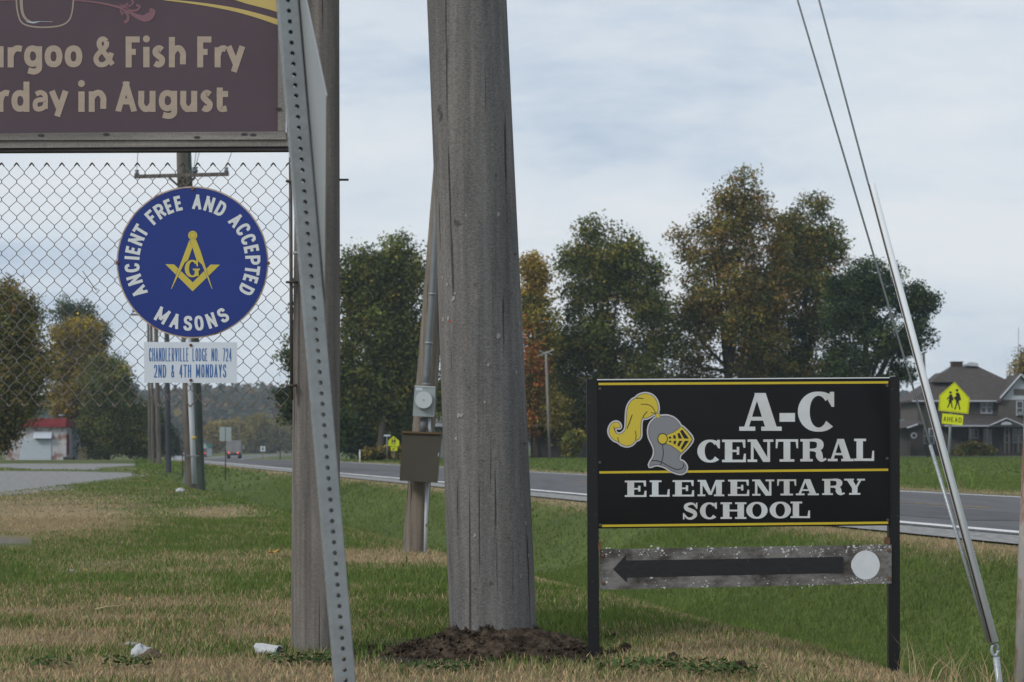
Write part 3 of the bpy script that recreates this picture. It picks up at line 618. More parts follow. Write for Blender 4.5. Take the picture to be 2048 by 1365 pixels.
def sans_glyph(ch, W_, w_):
    """pieces of a plain letter: unit cap height, W_ wide, stroke w_ (fractions of cap height)"""
    out = []
    for g_ in SANS[ch]:
        cl = False
        if isinstance(g_, str):
            cl = g_[0] == 'o'; pts = catmull(eval(g_[1:]), 4, cl)
        else: pts = g_
        ww_ = w_ * (.82 if ch in 'a&' else 1)
        if ch == 'i' and cl: pts = [(.5, .93)]; out.append([(W_ / 2 + w_ * .56 * math.cos(q), .92 + w_ * .56 * math.sin(q)) for q in np.linspace(0, 6.2832, 13)[:-1]]); continue
        ky = 1.07 if ch in 'rosnuagyd' or (ch in 'hi' and max(b for a, b in pts) < .7) else 1
        P = [(w_ / 2 + a * (W_ - w_), w_ / 2 + b * (1 - w_) * (ky if 0 < b < .7 else 1)) for a, b in pts]
        if len(P) == 2:                                   # straight strokes run on to the edge of the letter box
            (ax_, ay_), (bx_, by_) = P; ln = math.hypot(bx_ - ax_, by_ - ay_); ex, ey_ = (bx_ - ax_) / ln * w_ / 2, (by_ - ay_) / ln * w_ / 2
            on = lambda q: q[0] in (0, 1) and abs(ex) > abs(ey_) * 3 or q[1] in (0, 1) and abs(ey_) > abs(ex) * .3
            if on(pts[0]): P[0] = (ax_ - ex, ay_ - ey_)
            if on(pts[1]): P[1] = (bx_ + ex, by_ + ey_)
        segs = ribbon(P, [ww_] * len(P), cl)
        if ch.isupper() or ch in '247':
            for q in segs:
                for k in range(4): q[k] = Vector((q[k][0], min(1., max(0., q[k][1]))))
        out += segs
    return out
def sans_text(mb, text, x0, x1, z0, z1, y, stroke=.2, gap=.13):
    """text set between x0 and x1, cap height z0..z1"""
    h = z1 - z0; n = len(text); ws = [WID.get(c, 1.0) for c in text]; cell = ((x1 - x0) / h - gap * (n - 1)) / sum(ws); x = x0
    for i, c in enumerate(text):
        W_ = cell * ws[i]
        for p, j in layers(sans_glyph(c, max(W_, stroke), stroke)): mb.flat([(x + a * h, z0 + b * h) for a, b in p], y - .0001 * j)
        x += (W_ + gap) * h
def offset_poly(P, dist):
    n = len(P); out = []; area = sum(P[i][0] * P[(i+1) % n][1] - P[(i+1) % n][0] * P[i][1] for i in range(n)); sg = 1 if area > 0 else -1
    for i in range(n):
        t = Vector(P[(i+1) % n]) - Vector(P[i-1]); t.normalize(); out.append((P[i][0] + sg * t.y * dist, P[i][1] - sg * t.x * dist))
    return out

# ------------------------------------------------------------------ poles near the camera
def lean_pole(name, label, d, xb, xt, yb, yt, wb, wt, m, top_z=10., cat='utility pole', seg=40, group=None, wob=.004, seed=0):
    """round pole through two measured rows, carried on to top_z; returns its root (unrotated, at the foot)"""
    s = S(d); L = np.array([(xb - 1024) / s, d, float(zg((xb - 1024) / s, d))]); t = thing(name, L, label, cat, group)
    z0 = CAMZ + (HOR - yb) / s; z1 = CAMZ + (HOR - yt) / s; kx = ((xt - xb) / s) / (z1 - z0); kr = ((wt - wb) / 2 / s) / (z1 - z0)
    rr = random.Random(seed); mb = MB(); n = 40; zs = np.linspace(-.4, top_z - L[2], seg); vs = []; fs = []
    ph = [rr.uniform(0, 6.28) for _ in range(6)]
    for z in zs:
        zz = z + L[2]; rad_ = max(.05, wb / 2 / s + kr * (zz - z0)); 
        for k in range(n):
            q = 2 * math.pi * k / n; rr_ = rad_ * (1 + wob * (math.sin(3*q+ph[0]+z*.5) + math.sin(7*q+ph[1]+z) + 1.5*math.sin(2*q+ph[2]+z*1.7)))
            vs.append((kx * (zz - z0) + math.cos(q) * rr_, math.sin(q) * rr_, z))
    for i in range(len(zs) - 1):
        for k in range(n): fs.append((i*n+k, i*n+(k+1) % n, (i+1)*n+(k+1) % n, (i+1)*n+k))
    fs.append(tuple((len(zs)-1)*n + k for k in range(n)))
    mb.add(vs, fs).build('pole_shaft', m, t, True)
    return t, L, kx
np_t, np_L, np_k = lean_pole('utility_pole', 'thick weathered grey utility pole rising from fresh dark soil', 11.44, 988, 933, 1290, 0, 173, 160, M['pole_near'], 10.6, seed=2, wob=.006)
# soil on the shaft foot, a stub of wire, red tag, cross arm up out of sight
MB().box(-.008, -.006, 0, .002, 0, .009).build('red_tag', mat('red_tag_paint', (.5, .06, .04), .6), np_t).location = W(903, 645, 11.2) - np_L
rr = random.Random(21)
nail = MB().tube([(0, -.004, 0), (0, .02, 0)], .0045, 6).mesh('nail', M['rust']); scar = MB().add([(.011 * math.cos(q) * (1 + .25 * math.sin(3 * q)), -.0006, .015 * math.sin(q)) for q in np.linspace(0, 6.283, 11)[:-1]], [tuple(range(10))]).mesh('bare_scar', mat('pale_bare_wood', (.26, .255, .25), .9))
for k in range(34):
    z_ = rr.uniform(.25, 2.15); a_ = rr.uniform(-1.15, 1.15); r_ = (173 + (160 - 173) * (z_ / 3.2)) / 2 / S(11.44) * (.998 if k % 3 else 1.002)
    o = bpy.data.objects.new('bare_scar' if k % 3 else 'nail', scar if k % 3 else nail); COL.objects.link(o); o.parent = np_t
    o.location = (np_k * (z_ - .136) + math.sin(a_) * r_ * 1.018, -math.cos(a_) * r_ * 1.018, z_); o.rotation_euler = (0, rr.uniform(-.6, .6) if k % 3 else 0, a_); o.scale = (rr.uniform(.5, 1.0),) * 3
arm_z = 9.6; ax = np_k * arm_z
MB().box(ax - 1.2, .2, arm_z - .06, ax + 1.2, .3, arm_z + .06).build('cross_arm', M['pole_far'], np_t)
lp_t, lp_L, lp_k = lean_pole('sign_pole', 'round brown weathered pole holding the banner frame and chain link', 11.32, 631, 636, 1298, 0, 98, 86, M['pole_left'], 5.2, cat='pole', seed=5, wob=.008)
rods = MB()
for (px, py, ln) in ((682, 360, .045), (684, 557, .025)):
    p = W(px - 8, py, 11.32) - lp_L; rods.tube([p, p + np.array([ln + .012, 0, 0])], .006, 6)
    rods.build('bolt_rod', M['steel_dark'], lp_t); rods = MB()

# soil mound with clods
mb = MB(); nA, nR_ = 110, 40; r_ = random.Random(4); c0 = np.array([-.09, 11.36])
for j in range(nR_ + 1):
    for k in range(nA):
        q = 2 * math.pi * k / nA; f = j / nR_; rx = (.5 if math.cos(q) < 0 else .54) * f; ry = .42 * f
        x, y = c0[0] + rx * math.cos(q), c0[1] + ry * math.sin(q)
        h = .15 * max(0, 1 - f) ** .8 + (.05 * (vnoise(x, y, .06) - .5) + .045 * (vnoise(x + 9, y, .028) - .5) + .05 * (vnoise(x, y + 5, .16) - .5)) * (1.1 - f * .6)
        mb.v.append((x, y, float(zg(x, y)) + (float(h) if j < nR_ else -.03)))
mb.f = [(j*nA+k, j*nA+(k+1) % nA, (j+1)*nA+(k+1) % nA, (j+1)*nA+k) for j in range(nR_) for k in range(nA)]
tag(mb.build('soil_mound', M['soil'], None, True), 'mound of freshly dug dark soil round the thick pole', 'soil', kind='stuff')
def lump(name, x, y, rx, ry, rz, m, label, cat, group=None, seed=0, rough=.35, sink=.25):
    rr = random.Random(seed); mb = MB(); n, k = 12, 7; vs = []
    ph = [rr.uniform(0, 6) for _ in range(5)]
    for j in range(k + 1):
        for i in range(n):
            th = math.pi * j / k; q = 2 * math.pi * i / n
            f = 1 + rough * (.5*math.sin(3*q+ph[0]+2*th) + .4*math.sin(5*q+ph[1]-3*th) + rr.uniform(-.4, .4))
            vs.append((rx*f*math.sin(th)*math.cos(q), ry*f*math.sin(th)*math.sin(q), rz*(1 - sink) + rz*f*math.cos(th)))
    fs = [(j*n+i, (j+1)*n+i, (j+1)*n+(i+1) % n, j*n+(i+1) % n) for j in range(k) for i in range(n)]
    o = mb.add(vs, fs).build(name, m, None, True); o.location = (x, y, float(zg(x, y))); return tag(o, label, cat, group)
rr = np.random.default_rng(77); V = []; Fc = []; oc = np.array([(1,0,0),(-1,0,0),(0,1,0),(0,-1,0),(0,0,1),(0,0,-1)], float); of = [(0,2,4),(2,1,4),(1,3,4),(3,0,4),(2,0,5),(1,2,5),(3,1,5),(0,3,5)]
for i in range(1500):
    q = rr.random() * 6.283; f_ = rr.random() ** .5 * 1.15; x = c0[0] + (.52 if math.cos(q) < 0 else .56) * f_ * math.cos(q); y = c0[1] - abs(.5 * f_ * math.sin(q)) * (1 if rr.random() < .85 else -1)
    if rr.random() < .12: x = c0[0] - .4 - .55 * rr.random(); y = c0[1] - .25 + .3 * rr.random(); f_ = 1
    s_ = .004 + .013 * rr.random() ** 3; f_ = math.hypot((x - c0[0]) / .52, (y - c0[1]) / .42); z = float(zg(x, y)) + .15 * max(0, 1 - f_) ** .8 + s_ * .15
    A_ = oc * s_ * (.6 + .8 * rr.random((6, 1))) @ np.linalg.qr(rr.normal(size=(3, 3)))[0]; Fc += [tuple(len(V) + k for k in f) for f in of]; V += list(A_ + np.array([x, y, z]))
o = fastmesh('soil_crumbs', np.array(V), np.array(Fc), 3, M['soil']); tag(o, 'loose dark soil crumbs scattered over the mound', 'soil', kind='stuff')
def on_ground(px, py): d = F * CAMZ / (py - HOR); return (px - 1024) / F * d, d
for i, (px, py, s_) in enumerate([(1228, 1280, .022), (1250, 1302, .03), (1345, 1318, .028), (1480, 1334, .03), (742, 1296, .02), (880, 1322, .025), (1090, 1325, .022), (1165, 1322, .025), (960, 1330, .02)]):
    x, y = on_ground(px, py)
    lump('soil_clod', x, y, s_, s_ * .8, s_ * .7, M['soil'],
         ['small soil clod right of the left black post', 'dark clod right of the black post foot', 'dark clod under the arrow plate', 'dark clod farthest right in the grass', 'clod between perforated post and soil mound',
          'clod at the left front of the mound', 'clod at the right front of the mound', 'clod by the foot of the left black post', 'clod at the middle front of the mound'][i], 'clod', 'soil clods in front of the pole', seed=i)
for i, (px, py, a, b, c, m, lab) in enumerate([(281, 1316, .05, .04, .035, 'litter', 'white wrapper half hidden in dry grass'),
        (262, 1290, .03, .02, .012, 'litter', 'flat scrap of white paper behind the wrapper'), (303, 1318, .045, .03, .025, 'brown_leaf', 'brown crumpled scrap beside the white wrapper'),
        (360, 985, .09, .06, .05, 'litter', 'small white scrap on green grass before the far pole'), (143, 1144, .02, .015, .012, 'litter', 'tiny white scrap in the lawn at left')]):
    x, y = on_ground(px, py); lump('litter', x, y, a, b, c, M[m], lab, 'litter', 'litter on the grass', seed=20 + i, rough=.42)
x, y = on_ground(535, 1310); t = thing('paper_cup', (x, y, float(zg(x, y))), 'crumpled white cup lying left of the round pole', 'cup', rot=(0, rad(8), rad(-20)))
mb = MB(); n_ = 20; rr = random.Random(8)
for j, (a_, r_) in enumerate(((-.062, .026), (-.06, .03), (-.03, .032), (0, .034), (.03, .037), (.056, .04), (.058, .036), (.0, .03), (-.05, .026))):
    for k in range(n_):
        q = 6.2832 * k / n_; f_ = 1 + .1 * math.sin(3 * q + j * 1.3) + rr.uniform(-.05, .05); mb.v.append((a_ + .006 * math.sin(2 * q + j), r_ * f_ * math.cos(q), .03 + r_ * .8 * f_ * math.sin(q)))
mb.f = [(j*n_+k, j*n_+(k+1) % n_, (j+1)*n_+(k+1) % n_, (j+1)*n_+k) for j in range(8) for k in range(n_)] + [tuple(range(n_))]
mb.build('cup_wall', M['litter'], t)
MB().tube([(.057, .041 * math.cos(q), .03 + .033 * math.sin(q)) for q in np.linspace(0, 6.2832, 21)], .0022, 5).build('cup_rim', M['litter'], t)
def leaf_thing(px, py, L_, m, lab, seed, h=.02):
    x, y = on_ground(px, py); rr = random.Random(seed); a = rr.uniform(0, 3); ca, sa = math.cos(a), math.sin(a)
    pts = [(-1, 0, .2), (-.5, .42, .5), (.1, .5, .35), (.7, .25, .7), (1, 0, .4), (.6, -.3, .6), (0, -.5, .2), (-.6, -.35, .45)]
    vs = [((p[0]*ca - p[1]*sa) * L_, (p[0]*sa + p[1]*ca) * L_, p[2] * h + .02) for p in pts] + [(0, 0, .03)]
    fs = [(i, (i + 1) % 8, 8) for i in range(8)]
    o = MB().add(vs, fs).build('fallen_leaf', M[m]); o.location = (x, y, float(zg(x, y)) + .015); tag(o, lab, 'leaf', 'fallen leaves')
leaf_thing(548, 1118, .06, 'dead_leaf', 'yellow fallen leaf near the round pole', 1, .06)
leaf_thing(345, 990, .1, 'dead_leaf', 'orange leaf on grass near the far conduit pole', 2, .05)
leaf_thing(258, 1206, .025, 'dead_leaf', 'small orange leaf in dry grass', 3)
leaf_thing(172, 1150, .022, 'dead_leaf', 'small yellow leaf in lawn', 4)
leaf_thing(1530, 1238, .03, 'brown_leaf', 'brown leaf on the ditch edge under the arrow plate', 5)
x, y = on_ground(215, 1228); o = MB().tube([(-.07, -.03, .03), (0, 0, .045), (.08, .03, .05)], [.006, .005, .003], 6).build('dry_stalk', M['straw']); o.location = (x, y, float(zg(x, y)))
tag(o, 'pale dry stalk lying on the lawn', 'stalk')
def weed(px, py, n, R_, lab, seed):
    x, y = on_ground(px, py); rr = np.random.default_rng(seed); V = []; C = []
    for i in range(n):
        a = rr.random() * 6.28; q = R_ * rr.random() ** .6; c = np.array([q * math.cos(a) * 1.6, q * math.sin(a), .015 + .04 * rr.random()]); s_ = .007 + .011 * rr.random()
        b = rr.random() * 6.28; e1 = np.array([math.cos(b), math.sin(b), rr.normal() * .4]) * s_; e2 = np.array([-math.sin(b), math.cos(b), rr.normal() * .4]) * s_ * .7
        V += [c - e1, c - e2, c + e1, c + e2]; C += [np.array([.055, .09, .03]) * (.7 + .8 * rr.random())] * 4
    L = np.array([x, y, float(zg(x, y))]); o = fastmesh('broadleaf_weeds', np.array(V), np.arange(n * 4).reshape(-1, 4), 4, M['grass'], np.array(C)); o.location = L
    tag(o, lab, 'weeds', 'weed patches')
weed(1330, 1338, 330, .2, 'patch of bright green weeds right of the left black post', 1)
weed(1450, 1350, 200, .12, 'smaller weed patch under the arrow plate', 2)
weed(610, 1330, 220, .12, 'dark green weed at the foot of the round pole', 3)
weed(250, 1335, 90, .08, 'small weed below the white wrapper', 4)
weed(880, 1345, 160, .12, 'sparse weeds in front of the soil mound', 5)
weed(100, 1335, 90, .08, 'small weed in the bottom left corner', 6)

# ------------------------------------------------------------------ perforated post with edge-on sign plate
D = 5.5; th = rad(10); s = S(D)
cx_b = 690; kx = -(690 - 574.5) / 1365.0                              # px of x per px upward
base = W(cx_b + (1729 - 1365) * -kx, 1729, D); base[2] = float(zg(base[0], D))
pt = thing('perforated_sign_post', base, 'leaning galvanized square post full of round holes in the foreground', 'sign post')
lean = math.atan((690 - 574.5) / 1365.0)
def holed_wall(mb, width, length, pitch, hr, thick, fr):
    """flat wall in local frame fr(a, b, c): a across, b along, c outwards, with a row of round holes"""
    n = 12; cnt = int(length / pitch)
    for k in range(cnt):
        b0 = k * pitch; bc = b0 + pitch / 2; ring = []; sq = []
        for i in range(n):
            q = 2 * math.pi * (i + .5) / n; c_, s_ = math.cos(q), math.sin(q); ring.append((hr * c_, bc + hr * s_))
            f = 1 / max(abs(c_), abs(s_)); sq.append((c_ * f * width / 2, bc + s_ * f * pitch / 2))
        for out_ in (0, -thick):
            vs = [fr(a, b, out_) for a, b in ring] + [fr(a, b, out_) for a, b in sq]
            fs = [(i, n + i, n + (i + 1) % n, (i + 1) % n) for i in range(n)]
            # square corners
            base_i = len(mb.v); mb.add(vs, fs if out_ == 0 else [tuple(reversed(f)) for f in fs])
            cs = [(width/2, b0), (width/2, b0+pitch), (-width/2, b0+pitch), (-width/2, b0)]
            for (a, b) in cs:
                near = sorted(range(n), key=lambda i: (sq[i][0]-a)**2 + (sq[i][1]-b)**2)[:2]
                mb.add([fr(a, b, out_), fr(*sq[near[0]], out_), fr(*sq[near[1]], out_)], [(0, 1, 2)])
        vs = [fr(a, b, 0) for a, b in ring] + [fr(a, b, -thick) for a, b in ring]
        mb.add(vs, [(i, (i+1) % n, n + (i+1) % n, n + i) for i in range(n)])
hw = .0245; ct, st = math.cos(th), math.sin(th)
tx = np.array([ct, st, 0]); ty = np.array([st, -ct, 0])              # tx across the front face, ty towards the camera
up = np.array([-math.sin(lean), 0, math.cos(lean)])
mb = MB(); Lp = 3.3
holed_wall(mb, 2*hw - .004, Lp, .0254, .0054, .003, lambda a, b, c: tx*a + up*(b-.3) + ty*(hw + c))
holed_wall(mb, 2*hw - .004, Lp, .0254, .0054, .003, lambda a, b, c: tx*a + up*(b-.3) - ty*(hw + c))
holed_wall(mb, 2*hw - .004, Lp, .0254, .0054, .003, lambda a, b, c: ty*a + up*(b-.3) + tx*(hw + c))
holed_wall(mb, 2*hw - .004, Lp, .0254, .0054, .003, lambda a, b, c: ty*a + up*(b-.3) - tx*(hw + c))
for sa in (-1, 1):                                                    # rounded corners of the tube
    for sb in (-1, 1):
        c = tx*sa*(hw-.003) + ty*sb*(hw-.003); mb.tube([c + up*(-.3), c + up*(Lp-.3)], .0031, 8, False)
mb.build('perforated_tube', M['galv'], pt, False)
zc = 1.0 + (HOR - 245) / s; upc = up * ((zc - base[2]) / up[2]); mb = MB(); hd = .43
pl = [(-.02,-1),(.02,-1)]; poly = []
for (a, b) in ((0, -1), (1, 0), (0, 1), (-1, 0)):
    for e in (-.06, 0, .06):
        v = np.array([a, b], float); tgt = np.array([-b, a], float); poly.append(tuple((v * (1 - abs(e) * (1 if e else .35)) + tgt * e) * hd))
tn = np.array([math.sin(rad(10)), -math.cos(rad(10)), 0]); off = tx * (hw + .004)
vs = []; n = len(poly)
for k_ in (0, .0025):
    for a, b in poly: vs.append(upc + off + tn * a + up * b + tx * k_)
mb.add(vs, [tuple(range(n)), tuple(reversed(range(n, 2*n)))] + [(i, i + n, (i+1) % n + n, (i+1) % n) for i in range(n)])
tag(mb.build('sign_plate', M['alu'], pt), 'flat aluminium sign plate seen almost edge-on')

# ------------------------------------------------------------------ banner board, chain link, round sign (plane d = 11.15)
D = 11.15; s = S(D)
def Q(px, py): return ((px - 1024) / s, CAMZ + (HOR - py) / s)       # x, z in that plane
bl = W(278, 285, D); bt = thing('banner_board', bl, 'dark purple vinyl banner in a weathered timber frame at top left', 'banner')
def lq(px, py, L): a, b = Q(px, py); return a - L[0], b - L[2]
zt = -230
def poly_part(name, pts, m, y0, y1, L, parent, flat=False):
    mb = MB(); P = [lq(a, b, L) for a, b in pts]
    (mb.flat(P, y0) if flat else mb.prism(P, y0, y1)); return mb.build(name, m, parent)
ban = poly_part('vinyl_banner', [(-420, zt), (557, zt), (557, 268), (-420, 270)], M['banner'], 0, .012, bl, bt)
poly_part('frame_board', [(-420, 271), (572, 265), (574, 281), (-420, 284)], M['timber'], -.03, .01, bl, bt)
poly_part('frame_board', [(-420, 284.6), (577, 281.6), (577, 294), (-420, 300)], M['timber'], -.02, .03, bl, bt)
poly_part('frame_board', [(-420, 300.6), (578, 294.6), (578, 302), (-420, 306)], M['timber_dark'], -.01, .06, bl, bt)
poly_part('frame_board', [(557.5, zt), (570, zt), (571, 264), (556.5, 264)], M['timber_up'], -.025, .012, bl, bt)
poly_part('frame_board', [(571, zt), (582, zt), (582, 278), (573, 278)], M['timber_up'], -.005, .05, bl, bt)
for (px, py) in ((85, 273), (215, 271), (396, 277), (490, 271), (508, 272), (558, 220)):
    x_, z_ = lq(px, py, bl); mb = MB(); pts = [(x_ + .014*math.cos(q*.7854)*1.2, z_ + .007*math.sin(q*.7854)) for q in range(8)]
    mb.prism(pts, -.0315, -.028).build('knot', M['timber_dark'], bt)
mb = MB(); zc_ = lambda y: lq(0, y / 2.844, bl)[1]; xc_ = lambda x: lq(x / 2.844, 0, bl)[0]; y_ = -.0015
for b_, t2, items in ((385, 209, (('F',715,795),('i',814,852),('s',864,942),('h',961,1058))), (385, 209, (('F',1122,1203),('r',1221,1292),('y',1283,1396))), (387, 205, (('&',525,657),)),
                      (385, 209, (('B',-205,-95),('u',-75,21))), (385, 209, (('r',44,128),('g',137,240),('o',254,356),('o',368,469))), (638, 463, (('A',660,776),('u',787,885),('g',903,1008),('u',1026,1122),('s',1138,1213),('t',1220,1298))),
                      (638, 463, (('i',445,483),('n',505,605))), (638, 463, (('S',-480,-400),('a',-385,-295),('t',-285,-212),('u',-195,-98))), (638, 463, (('r',-14,58),('d',65,168),('a',183,276),('y',278,391)))):
    mb = MB()
    for c, x0, x1 in items: sans_text(mb, c, xc_(x0), xc_(x1), zc_(b_), zc_(t2), y_, .195, 0) if c not in 'i' else sans_text(mb, c, xc_(x0), xc_(x1), zc_(b_), zc_(t2), y_, .205, 0)
    mb.build('word', M['banner_tan'], ban)
mb = MB()
for i, p in enumerate(ribbon([lq(a/2.844, b/2.844, bl) for a, b in catmull([(930,0),(1050,12),(1200,32),(1350,60),(1480,95),(1583,128)], 4, False)], [.004 + .0012*i for i in range(21)])): mb.flat(p, -.0012)
mb.flat([lq(a/2.844, b/2.844, bl) for a, b in ((1270,-20),(1583,-20),(1583,72),(1530,55),(1400,22))], -.0012)
mb.build('golden_swoosh', M['banner_gold'], ban)
mb = MB()
jar = catmull([(92,-40),(95,30),(105,90),(125,130),(170,150),(250,157),(340,148),(390,120),(410,70),(418,0),(420,-40)], 5, False)
for p in ribbon([lq(a/2.844, b/2.844, bl) for a, b in jar], [.0075] * len(jar)): mb.flat(p, -.0012)
jar2 = catmull([(120,-40),(122,30),(130,80),(150,112),(175,126)], 5, False)
for p in ribbon([lq(a/2.844, b/2.844, bl) for a, b in jar2], [.016 - .0003 * i for i in range(len(jar2))]): mb.flat(p, -.0012)
mb.build('jar_print', M['banner_glass'], ban)
mb = MB(); gl = catmull([(150,124),(190,130),(230,124),(300,126)], 4, False)
for p in ribbon([lq(a/2.844, b/2.844, bl) for a, b in gl], [.002 + .006 * math.sin(math.pi * min(1, i / 8)) for i in range(len(gl))]): mb.flat(p, -.0018)
mb.build('jar_glint', M['banner_shine'], ban)
mb = MB(); k_ = 2048 / 320
def zq(p): return lq(p[0] / k_, p[1] / k_, bl)
def sw(pts, w0, w1, w2):
    mb = MB(); c = catmull(pts, 5, False); n = len(c)
    for p in ribbon([zq(q) for q in c], [(w0 + (w1 - w0) * min(1, 2*i/n) + (w2 - w1) * max(0, 2*i/n - 1)) / k_ / s for i in range(n)]): mb.flat(p, -.0012 - .0002 * (len(mb.v) % 5))
    mb.build('pink_flourish', M['banner_pink'], ban)
sw([(-200, 20), (0, 12), (200, 5)], 8, 10, 10); sw([(950, 8), (1100, 18), (1300, 45), (1480, 85), (1560, 110), (1660, 170)], 12, 26, 44)
sw([(1660, 160), (1760, 215), (1850, 240), (1930, 200), (1955, 150), (1915, 125)], 30, 105, 30); sw([(1580, 100), (1680, 140), (1760, 130), (1790, 85), (1745, 70)], 20, 28, 26)
sw([(1540, 85), (1640, 90), (1700, 50), (1690, 0), (1670, -20)], 14, 22, 40); sw([(1530, 60), (1590, 75), (1640, 50)], 10, 14, 40); sw([(1590, 150), (1640, 210), (1630, 270), (1590, 290)], 16, 40, 36)
sw([(1540, 130), (1550, 150), (1575, 190)], 20, 24, 40)

# chain link: every zig-zag wire a part
D2 = 11.2; s2 = S(D2); cl = W(300, 815, D2); ct_ = thing('chain_link_panel', cl, 'chain link mesh panel hanging below the banner, sky showing through', 'fence')
pw, rh = 15.1 / s2, 17.95 / s2; rows = 27                                # half a diamond across and down
def zig(flip):
    mb = MB(); pts = []
    for k in range(rows + 1):
        x = pw / 2 * (1 if (k + flip) % 2 else -1); zt_ = k * rh
        e = .18 * rh
        if 0 < k < rows: pts += [(x*.86, .0016, zt_ - e), (x*1.06, -.0022, zt_), (x*.86, .0016, zt_ + e)] if not flip else [(x*.86, -.0016, zt_ - e), (x*1.06, .0022, zt_), (x*.86, -.0016, zt_ + e)]
        else: pts += [(x, 0, zt_)]
    mb.tube(pts, .0018, 5); return mb.mesh('wire', M['wire'], True)
zm = [zig(0), zig(1)]; z_low = CAMZ + (HOR - 812.5) / s2 - cl[2]
knuck = MB().tube([(-.012, 0, -.012), (-.003, -.001, .001), (.0, .0, .004), (.003, .001, .001), (.012, 0, -.012)], .0034, 5).mesh('knuckle', M['wire'], True)
x_right = (577 - 1024) / s2 - cl[0]; nw = 56
for i in range(nw):
    o = bpy.data.objects.new('wire', zm[i % 2]); COL.objects.link(o); o.parent = ct_; o.location = (x_right - pw / 2 - i * pw, 0, z_low)
    for k in (0, rows):
        right_at = (k + (i % 2)) % 2 == 1
        if right_at:
            kn = bpy.data.objects.new('knuckle', knuck); COL.objects.link(kn); kn.parent = ct_
            kn.location = (x_right - i * pw, -.002, z_low + k * rh)
            if k == 0: kn.rotation_euler = (0, math.pi, 0)
mb = MB(); a = lq(578.5, 312, cl); b = lq(581, 800, cl); mb.tube([(a[0], .012, a[1]), (b[0], .012, b[1])], .0085, 8).build('tension_bar', M['steel_dark'], ct_, True)
for py in (360, 563, 771):
    x_, z_ = lq(579, py, cl); mb = MB()
    ring = [(x_ + .02 * math.cos(q), .012 + .02 * math.sin(q), z_) for q in np.linspace(0, 2*math.pi, 13)]; mb.tube(ring, .006, 6)
    mb.tube([(x_, .02, z_), (x_ + .03, .06, z_ + .003)], .007, 6).build('tension_band', M['steel_dark'], ct_, True)
x_, z_ = lq(585, 505, cl); MB().tube([(x_, -.01, z_), (x_ + .03, -.01, z_)], .008, 8).build('clamp_bolt', M['galv'], ct_, True)
mb = MB(); p = [lq(a, b, cl) for a, b in ((162, 541), (175, 560), (187, 577), (191, 581), (188, 575), (196, 580), (190, 586))]; mb.tube([(a, -.008, b) for a, b in p], .0022, 5).build('loose_wire', M['wire'], ct_, True)

# round lodge sign
D3 = 11.16; s3 = S(D3); rl = W(385, 677, D3); rt = thing('round_lodge_sign', rl, 'round blue enamel sign with yellow square and compass emblem', 'sign')
def l3(px, py): return (px - 385) / s3, (677 - py) / s3
C3 = l3(385, 525); RR = 152 / s3
def disc(mb, cx, cz, r_, y0, y1, n=64): return mb.prism([(cx + r_*math.cos(2*math.pi*i/n), cz + r_*math.sin(2*math.pi*i/n)) for i in range(n)], y0, y1)
disc(MB(), *C3, RR, .0, .006).build('rim', M['tan_rim'], rt); face = disc(MB(), *C3, RR - 3.0 / s3, -.002, .001).build('blue_face', M['blue'], rt)
mb = MB()
def ring_letter(mb, ch, ang, rc_, h, top_out=True):
    W_ = .6 * WID.get(ch, 1.0) if ch != 'I' else .21; a = rad(ang); px = 385 + rc_ * math.sin(a); pz = 525 - rc_ * math.cos(a)
    rot = -a if top_out else -a + math.pi; c_, s_ = math.cos(rot), math.sin(rot); x0, z0 = l3(px, pz)
    for p, j in layers(sans_glyph(ch, W_, .2)):
        q = [((u - W_ / 2) * h, (v - .5) * h) for u, v in p]
        mb.flat([(x0 + (x * c_ - z * s_) / s3, z0 + (x * s_ + z * c_) / s3) for x, z in q], -.0032 - .0001 * j)
for w_, angs in (('ANCIENT', (-119, -107, -95.3, -86, -78, -68, -58.6)), ('FREE', (-42, -32.4, -22.4, -13)), ('AND', (4.5, 16.3, 28)), ('ACCEPTED', (46, 57, 67.7, 78, 88, 97.5, 106.5, 117)), ('MASONS', (-150.5, -163.8, -175.8, 173.8, 162, 150))):
    mb = MB()
    for ch, a in zip(w_, angs): ring_letter(mb, ch, a, 122.5 if w_ == 'MASONS' else 121, 30, w_ != 'MASONS')
    mb.build('curved_word', M['white_enamel'], face)
em = 180 / 1365
def le(a, b): return l3(300 + a * em, 440 + b * em)
mb = MB()
mb.flat([le(*p) for p in ((235,675),(365,677),(650,950),(920,680),(1062,682),(648,1086))], -.0032)
mb.build('square_emblem', M['gold'], face)
# compass legs with a dark edge, one each
for poly in (((600,305),(645,420),(580,610),(525,655),(330,1050),(322,1048)), ((608,305),(700,300),(770,480),(948,1050),(940,1050),(790,680),(705,605),(645,420))):
    P = [le(*p) for p in poly]; MB().flat(offset_poly(P, .0016), -.0036).build('compass_leg_edge', M['blue'], face); MB().flat(P, -.004).build('compass_leg', M['gold'], face)
mb = MB(); c_ = le(650, 238); disc(mb, *c_, 69 * em / s3, -.0048, -.003, 28).build('compass_hinge', M['gold'], face)
mb = MB(); p_, w_ = arc(*c_, 42 * em / s3, 42 * em / s3, 0, 345, 23, .0011, .0011)
for q in ribbon(p_, w_, True): mb.flat(q, -.0052)
mb.build('hinge_ring', M['steel_dark'], face)
mb = MB()
g0 = le(535, 872); g1 = le(758, 612)
put_slab(mb, 'G', g0[0], g1[0], g0[1], g1[1], -.006); mb.build('letter_g', M['gold'], face)
for (px, py) in ((385, 378), (235, 526), (537, 527)):
    disc(MB(), *l3(px, py), 3.4 / s3, -.007, .0, 10).build('bolt', M['rust'], rt)
